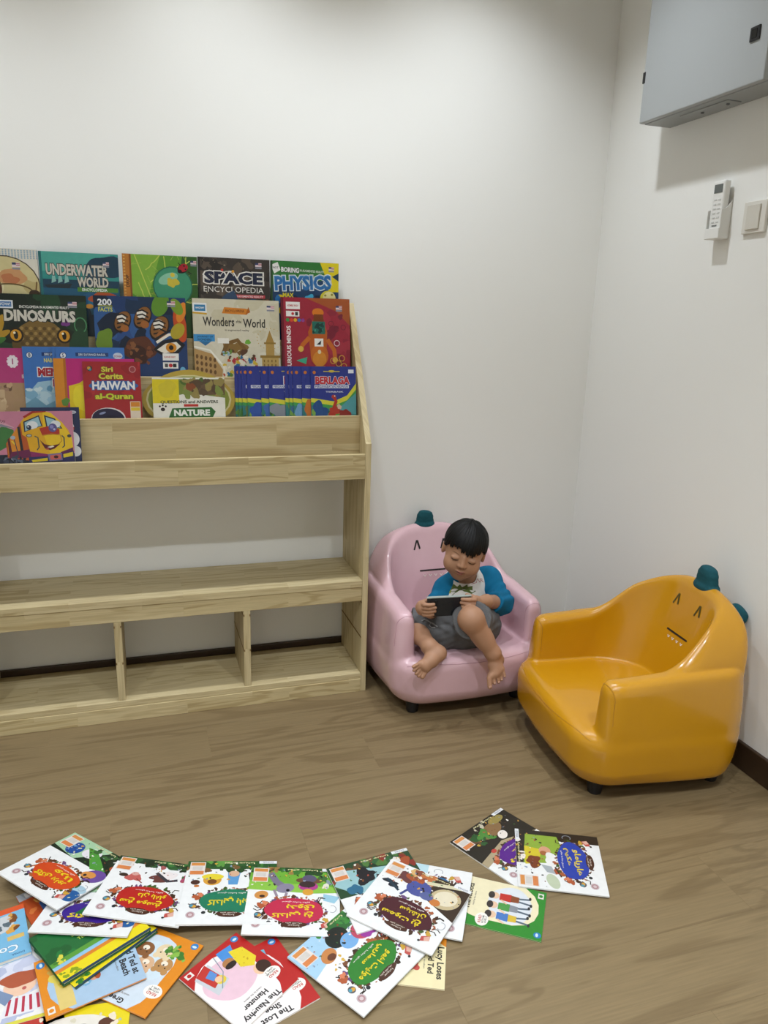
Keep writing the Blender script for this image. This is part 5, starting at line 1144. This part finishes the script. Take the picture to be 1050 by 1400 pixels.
HIPL, KNL, ANL = np.array([1.075, 2.20, 0.285]), pt(644, 847, 2.045), pt(674, 893, 2.02)
# phone
PH_C = pt(613.5, 828.5, 2.105); pe1 = np.array([0.97, -0.22, 0.05]); pe1 /= np.linalg.norm(pe1)
pe2 = np.array([0.0, -0.22, 0.97]); pe2 -= pe1 * (pe2 @ pe1); pe2 /= np.linalg.norm(pe2); pe3 = np.cross(pe1, pe2)   # pe3 points at the camera side
PHL, PHH, PHT = 0.142, 0.074, 0.0085
def ph(u, v, n): return (PH_C + pe1 * u + pe2 * v + pe3 * n).astype(np.float32)

def head_d(P):
    q = (P - HC) @ HR
    x, y, z = q[:, 0], q[:, 1], q[:, 2]
    d = ellipsoid(q, (0, -0.012, 0.018), (0.066, 0.078, 0.071))
    d = smin(d, ellipsoid(q, (0, 0.022, -0.034), (0.054, 0.050, 0.054)), 0.03)
    for s in (-1, 1): d = smin(d, ellipsoid(q, (s * 0.032, 0.042, -0.036), (0.026, 0.024, 0.026)), 0.02)
    d = smin(d, ellipsoid(q, (0, 0.048, -0.073), (0.018, 0.016, 0.014)), 0.02)
    for s in (-1, 1): d = smax(d, -ellipsoid(q, (s * 0.028, 0.084, 0.0), (0.016, 0.012, 0.010)), 0.014)
    for s in (-1, 1): d = smin(d, ellipsoid(q, (s * 0.028, 0.062, -0.001), (0.014, 0.0105, 0.0085)), 0.004)
    d = smin(d, capsule(q, (0, 0.070, 0.006), (0, 0.077, -0.020), 0.005, 0.0085), 0.012)
    for s in (-1, 1): d = smin(d, ellipsoid(q, (s * 0.0085, 0.0735, -0.0225), (0.0065, 0.0065, 0.005)), 0.006)
    d = smin(d, ellipsoid(q, (0, 0.070, -0.0435), (0.0165, 0.0065, 0.0042)), 0.005)
    d = smin(d, ellipsoid(q, (0, 0.068, -0.0515), (0.0135, 0.0065, 0.0045)), 0.005)
    for s in (-1, 1):
        e = ellipsoid(q, (s * 0.068, -0.012, -0.012), (0.0085, 0.015, 0.022))
        e = smax(e, -ellipsoid(q, (s * 0.077, -0.010, -0.010), (0.006, 0.009, 0.014)), 0.004)
        d = smin(d, e, 0.006)
    return d
# toes and fingers
TOEL = [((669, 927), (669.8, 939), .0085), ((674.5, 923), (676, 934), .0062), (((679.5), 920.5), (681.5, 932.5), .006), ((683.5, 917.5), (685.7, 929), .0057), ((687, 913.5), (690, 924.5), .0052)]
TOER = [((573, 907), (565, 911.5), .0055), ((574.5, 909), (566, 916.5), .0058), ((576.5, 912), (569, 921), .006), ((579, 914), (572.5, 924), .0064), ((583.5, 914), (577.5, 925), .0085)]
def fingers(P):
    d = None
    def add(pts, rads):
        nonlocal d
        c = chain(P, pts, rads, 0.002); d = c if d is None else np.minimum(d, c)
    e = PHL / 2
    # his right hand, round the left end of the phone: four fingers on its back, thumb on the screen side
    for i, (v, ln) in enumerate(((0.014, .020), (0.001, .025), (-0.012, .024), (-0.024, .018))):
        add([ph(-e - .012, v - .004, -.010), ph(-e - .009, v, .006), ph(-e + .006, v + .001, .0115), ph(-e + ln, v + .002, .0105)], [.0075, .0074, .0068, .0058])
    add([ph(-e - .016, -.008, -.016), ph(-e - .008, .012, -.013), ph(-e + .010, .022, -.0105)], [.0085, .0078, .0062])
    # his left hand, over the right end: fingers on the back reaching left, thumb on top
    for i, (v, ln) in enumerate(((0.026, .030), (0.013, .032), (0.0005, .028), (-0.011, .020))):
        add([ph(e + .016, v - .006, -.006), ph(e + .011, v - .001, .008), ph(e - .006, v + .002, .0120), ph(e - ln, v + .004, .0105)], [.0078, .0076, .0069, .0058])
    add([ph(e + .018, .004, -.014), ph(e + .008, .022, -.013), ph(e - .012, .031, -.0105)], [.0085, .0078, .0062])
    return d
def skin_d(P):
    d = head_d(P)
    d = smin(d, chain(P, [head_pt(0, -0.018, -0.05), NECK, CHEST], [.033, .036, .05], .02), .018)
    d = smin(d, chain(P, [CHEST, (CHEST + PELV) / 2, PELV], [.06, .062, .06], .02), .02)
    # arms to the palms
    palmR = ph(-PHL / 2 - .017, -.008, -.010); palmL = ph(PHL / 2 + .020, .002, -.008)
    a = chain(P, [CHEST, SHR, ELR, WRR, palmR], [.04, .032, .027, .0195, .019], .012)
    b = chain(P, [CHEST, SHL, ELL, WRL, palmL], [.04, .032, .028, .021, .019], .012)
    d = smin(d, a, .012); d = smin(d, b, .012)
    for c0, sg in ((palmR, -1), (palmL, 1)):
        d = smin(d, capsule(P, c0 + pe2 * .013, c0 - pe2 * .014, .0125, .0125), .008)
    d = smin(d, fingers(P), .005)
    # legs
    r = chain(P, [PELV, HIPR, KNR, ANR], [.05, .056, .035, .0245], .015)
    cal = (KNR * .62 + ANR * .38); r = smin(r, capsule(P, cal + [0, .01, -.006], cal + [0, .0, -.012], .033, .030), .02)
    l = chain(P, [PELV, HIPL, KNL, ANL], [.05, .056, .039, .0245], .015)
    cal = (KNL * .66 + ANL * .34); l = smin(l, capsule(P, cal + [0.006, .012, -.004], cal * .6 + ANL * .4 + [.002, .008, 0], .031, .027), .02)
    l = smin(l, ellipsoid(P, KNL + [-.003, -.010, .006], (.0345, .032, .035)), .02)
    d = smin(d, r, .014); d = smin(d, l, .014)
    # feet
    hl = pt(679, 902, 2.035); d = smin(d, capsule(P, ANL, hl, .0255, .022), .012)
    foot = chain(P, [hl, pt(677, 910, 2.012), pt(678, 920, 2.0)], [.021, .0215, .0165], .012)
    foot = smin(foot, capsule(P, pt(671, 924, 1.997), pt(685.5, 914.5, 1.997), .0115, .0095), .012)
    d = smin(d, foot, .012)
    for a0, b0, rr in TOEL: d = smin(d, capsule(P, pt(*a0, 1.994), pt(*b0, 1.985), rr * 1.0, rr * .92), .003)
    hr_ = pt(600, 893, 2.075); d = smin(d, capsule(P, ANR, hr_, .025, .0235), .014)
    foot = chain(P, [hr_, pt(589, 903, 2.062), pt(580, 910, 2.052)], [.0235, .022, .0165], .014)
    foot = smin(foot, capsule(P, pt(576, 907, 2.052), pt(583, 914, 2.05), .0105, .0125), .012)
    d = smin(d, foot, .012)
    for a0, b0, rr in TOER: d = smin(d, capsule(P, pt(*a0, 2.05), pt(*b0, 2.043), rr * 1.05, rr * .95), .003)
    return d

def hair_d(P):
    q = (P - HC) @ HR
    x, y, z = q[:, 0], q[:, 1], q[:, 2]
    az = np.arctan2(x, y + 0.02)
    strand = 0.0004 * np.sin(az * 46 + 9 * z / 0.07) + 0.0003 * np.sin(az * 83 + 2) + 0.0011 * np.sin(az * 9 + 1)
    o = ellipsoid(q, (0, -0.012, 0.023), (0.0745, 0.0865, 0.0800)) + strand
    # hairline: fringe over the brow, shorter above the ears, down to the nape
    fr = 0.026 + 0.010 * np.exp(-((x - 0.030) / 0.013) ** 2) + 0.0045 * np.sin(x * 330 + 1) + 0.0035 * np.sin(x * 810) - 0.010 * np.exp(-((x + 0.020) / 0.022) ** 2)
    side = 0.010 + 0.004 * np.sin(y * 400)
    back = -0.052
    t = sstep(0.012, 0.040, y); t2 = sstep(-0.045, -0.02, y)
    line = (back * (1 - t2) + side * t2) * (1 - t) + fr * t
    cut = line - z
    d = smax(o, cut * 0.8, 0.006)
    # hollow so that it sits on the scalp as a cap
    inner = ellipsoid(q, (0, -0.012, 0.018), (0.061, 0.0735, 0.0665))
    return smax(d, -inner, 0.003)

def shirt_torso_d(P):
    mid = (CHEST + PELV) / 2
    d = chain(P, [NECK + [0, .006, -.018], CHEST, mid, PELV + [0, .0, .012]], [.046, .072, .078, .078], .03)
    d = smin(d, capsule(P, SHR * .6 + CHEST * .4, SHL * .6 + CHEST * .4, .052, .052), .03)
    fold = 0.0022 * np.sin((P[:, 2] * .8 + P[:, 0] * .5 - P[:, 1] * .6) * 150) * sstep(.40, .32, P[:, 2])
    d = d + fold
    # neckline
    d = smax(d, -(capsule(P, NECK + [-.01, -.012, .0], NECK + [-.02, -.03, .06], .043, .05)), .006)
    return d
def sleeve_d(side):
    if side > 0: pts = [NECK + [.035, .012, -.012], SHL + [0, 0, .002], ELL, ELL * .50 + WRL * .50]; rad = [.030, .047, .041, .034]
    else: pts = [NECK + [-.035, .012, -.012], SHR + [0, 0, .002], ELR, ELR * .5 + WRR * .5]; rad = [.030, .045, .038, .032]
    a, b = pts[2], pts[3]; ax = (b - a) / np.linalg.norm(b - a)
    def f(P):
        d = chain(P, pts, rad, .018)
        s = (P - pts[1]) @ ((pts[2] - pts[1]) / np.linalg.norm(pts[2] - pts[1]))
        d = d + 0.0022 * np.sin(s * 190 + 8 * P[:, 0] / .1) * sstep(0.02, 0.06, s)
        return smax(d, (P - b) @ ax.astype(np.float32) - .004, .004)
    return f
def shorts_d(P):
    d = chain(P, [PELV + [-.01, .04, .03], PELV, ], [.074, .080], .02)
    ar = (KNR - HIPR); al = (KNL - HIPL)
    d = smin(d, chain(P, [PELV, HIPR, HIPR + ar * 1.06], [.07, .068, .056], .02), .02)
    kl = HIPL + al * .90
    l = chain(P, [PELV, HIPL, kl], [.07, .073, .062], .02)
    d = smin(d, l, .02)
    fold = 0.0018 * np.sin((P[:, 0] * 1.1 + P[:, 2] * .7 - P[:, 1] * .3) * 95 + 3 * np.sin(P[:, 2] * 60)) + 0.0006 * np.sin((P[:, 0] * .5 - P[:, 2]) * 260)
    d = d + fold
    u = al / np.linalg.norm(al); d = smax(d, (P - kl) @ u.astype(np.float32) - .008, .006)
    u = ar / np.linalg.norm(ar); d = smax(d, (P - (HIPR + ar * 1.06)) @ u.astype(np.float32) - .004, .006)
    # waist
    w = (CHEST - PELV); w = w / np.linalg.norm(w); d = smax(d, (P - (PELV + w * .085)) @ w.astype(np.float32), .006)
    return smax(d, 0.2215 - P[:, 2], .01)

M_SKIN = mat('skin', '#aa8064', 0.5, 0.35, noise=0.05, nscale=40)
_b = M_SKIN.node_tree.nodes['Principled BSDF']; _b.inputs['Subsurface Weight'].default_value = 0.0; _b.inputs['Subsurface Radius'].default_value = (.012, .005, .003); _b.inputs['Subsurface Scale'].default_value = 0.4
M_HAIR = mat('black_hair', '#070606', 0.55, 0.25, bump=0.15, bscale=500)
M_WHITE = mat('white_cotton', '#d9d5d0', 0.9, 0.2, bump=0.25, bscale=900)
M_BLUE = mat('blue_cotton', '#12688f', 0.9, 0.2, noise=0.08, nscale=60, bump=0.25, bscale=900)
M_GREY = mat('grey_marl_cotton', '#626263', 0.95, 0.15, noise=0.22, nscale=260, bump=0.3, bscale=700)
LO, HI = (0.74, 1.955, 0.15), (1.28, 2.42, 0.67)
def origin_mesh(me, org):
    me.transform(Matrix.Translation(-Vector(org))); return me
ORG = (1.0, 2.19, 0.225)
kid = empty('person', ORG)
tag(kid, 'small child in blue-sleeved shirt and grey shorts sitting in pink armchair, holding a phone', 'person')
def kpart(name, f, m, h=.0030, lo=LO, hi=HI, it=1, par=None):
    return link(name, origin_mesh(surface(name, f, lo, hi, h, it), ORG), par or kid, m)
body = kpart('body', skin_d, M_SKIN, .0023)
hb = (HC - .12).tolist(), (HC + .12).tolist()
kpart('hair', hair_d, M_HAIR, .0018, *hb)
shirt = kpart('shirt', shirt_torso_d, M_WHITE, .003)
kpart('sleeve', sleeve_d(1), M_BLUE, .0026, par=shirt); kpart('sleeve', sleeve_d(-1), M_BLUE, .0026, par=shirt)
kpart('shorts', shorts_d, M_GREY, .0028)
# small features of the face, laid on the skin
def on_head(x, z, off=.0006):
    o = head_pt(x, .14, z); p = march(head_d, o, -HR[:, 1], .2, 120); return A3(p) + HR[:, 1] * off
def face_line(pts, wid, m, name, off=.0005):
    P3 = [on_head(x, z, off) for x, z in pts]
    return link(name, origin_mesh(tube_mesh(name, [tuple(p) for p in P3], wid, 6), ORG), body, m)
M_LASH = mat('lash', '#1c1412', 0.6); M_BROW = mat('brow', '#5c4334', 0.8); M_LIP = mat('lip', '#8f5148', 0.45); M_NAIL = mat('nail', '#cfa694', 0.3)
for s in (-1, 1):
    face_line([(s * .028 + .0125 * t, -.0055 - .0022 * math.cos(t * 1.57)) for t in (-1, -.7, -.35, 0, .35, .7, 1)], [.0005, .0012, .0016, .0017, .0016, .0012, .0005], M_LASH, 'eyelashes')
    face_line([(s * .029 + .013 * t, .0145 - .003 * t * t + .001 * s * t) for t in (-1, -.5, 0, .5, 1)], [.0003, .0007, .0009, .0008, .0003], M_BROW, 'eyebrow', 0.0)
    face_line([(s * .0055 + .002 * t, -.0265) for t in (-1, 0, 1)], [.0006, .0011, .0006], M_LASH, 'nostril', 0.0)
face_line([(.0135 * t, -.0437 - .0012 * math.cos(t * 3.1)) for t in (-1, -.6, -.3, 0, .3, .6, 1)], [.0008, .0017, .002, .0017, .002, .0017, .0008], M_LIP, 'upper_lip', -.0004)
face_line([(.0110 * t, -.0512 - .0012 * math.cos(t * 1.5)) for t in (-1, -.5, 0, .5, 1)], [.0008, .002, .0025, .002, .0008], M_LIP, 'lower_lip', -.0008)
face_line([(.0145 * t, -.0475) for t in (-1, -.5, 0, .5, 1)], [.0003, .0006, .0007, .0006, .0003], M_LASH, 'mouth_line', .0002)
for i, (a0, b0, rr) in enumerate(TOEL):
    p = pt(*b0, 1.985); p = p + np.array([-.15, -.8, .35]) * rr
    link('toenail', origin_mesh(box_mesh('toenail', (rr * 1.0, .0014, rr * .9), .0005, 2, tuple(p)), ORG), body, M_NAIL)
# print on the shirt front: spiky green creature and red scribbled lettering
def on_shirt(px, py, off=.0008):
    d = np.array(ray(px, py)); o = np.array([0, 0, CAM_H]) + d / np.linalg.norm(d) * 2.2
    dn = d / np.linalg.norm(d); p = march(shirt_torso_d, o, dn, .6, 160); return A3(p) - dn * off
def shirt_patch(name, poly, m, off):
    c = (sum(p[0] for p in poly) / len(poly), sum(p[1] for p in poly) / len(poly))
    V = [on_shirt(*c, off)]; n = len(poly); F = []
    for r in (.5, 1.0):
        for (x, y) in poly: V.append(on_shirt(c[0] + (x - c[0]) * r, c[1] + (y - c[1]) * r, off))
    for i in range(n):
        j = (i + 1) % n; F.append((0, 1 + j, 1 + i)); F.append((1 + i, 1 + j, 1 + n + j, 1 + n + i))
    me = bpy.data.meshes.new(name); me.from_pydata([tuple(v) for v in V], [], F); me.update()
    return link(name, origin_mesh(me, ORG), shirt, m)
M_PG = mat('print_green', '#4f5f22', 0.8); M_PG2 = mat('print_lime', '#8d9a34', 0.8); M_PR = mat('print_red', '#a8383c', 0.8)
shirt_patch('printed_dinosaur', [(600, 812), (604, 805), (612, 801), (617, 804), (620, 798), (624, 803), (629, 799), (633, 805), (639, 799), (640, 805), (646, 801), (646, 807), (651, 808), (645, 812), (618, 814)], M_PG, .0010)
shirt_patch('printed_spots', [(607, 808), (611, 804), (617, 806), (616, 811), (609, 812)], M_PG2, .0018)
def shirt_line(pts, rad):
    return tube_mesh('printed_lettering', [tuple(on_shirt(x, y, .0006)) for x, y in pts], rad, 5)
for g in ([(640, 799), (641, 793), (644, 794), (642, 797), (645, 799)], [(646, 798), (646, 793), (649, 792), (650, 797), (646, 798)], [(651, 797), (653, 791), (656, 796)], [(657, 796), (657, 791), (660, 792), (658, 793), (661, 796)]):
    link('printed_lettering', origin_mesh(shirt_line(g, .0009), ORG), shirt, M_PR)
# drawstring bow on the shorts
def on_shorts(px, py, off=.002):
    d = np.array(ray(px, py)); dn = d / np.linalg.norm(d); o = np.array([0, 0, CAM_H]) + dn * 2.2
    p = march(shorts_d, o, dn, .6, 160); return A3(p) - dn * off
for g in ([(589, 851), (584, 848), (580, 847), (577, 849)], [(589, 851), (593, 853), (598, 857)], [(589, 851), (587, 855), (590, 858), (595, 858)]):
    link('drawstring', origin_mesh(tube_mesh('drawstring', [tuple(on_shorts(x, y)) for x, y in g], .0022, 6), ORG), kid, mat('cord_grey', '#8a8b8c', 0.9))

# the phone in his hands
ph_o = empty('phone', tuple(PH_C - pe2 * PHH / 2))
tag(ph_o, 'dark phone held sideways in both hands by the child', 'phone')
RM = Matrix((( *pe1, ), ( *pe2, ), ( *pe3, ))).transposed()
ph_o.rotation_euler = RM.to_euler()
def phm(name, sz, bev, ctr, m, par): return link(name, box_mesh(name, sz, bev, 3, ctr), par, m)
pb = phm('phone_body', (PHL, PHH, PHT), .0035, (0, PHH / 2, 0), mat('phone_back', '#1b2027', 0.25, 0.5), ph_o)
phm('screen', (PHL - .006, PHH - .006, .0006), 0, (0, PHH / 2, -PHT / 2 - .0002), mat('phone_screen', '#20262c', 0.1), ph_o)
phm('clear_case_rim', (PHL + .002, .003, PHT + .001), .001, (0, PHH - .0008, 0), mat('case_rim', '#9aa39e', 0.2), ph_o)
phm('camera_bump', (.022, .022, .0015), .0006, (-PHL / 2 + .022, PHH - .020, PHT / 2 + .0006), mat('phone_bump', '#10141a', 0.2), ph_o)
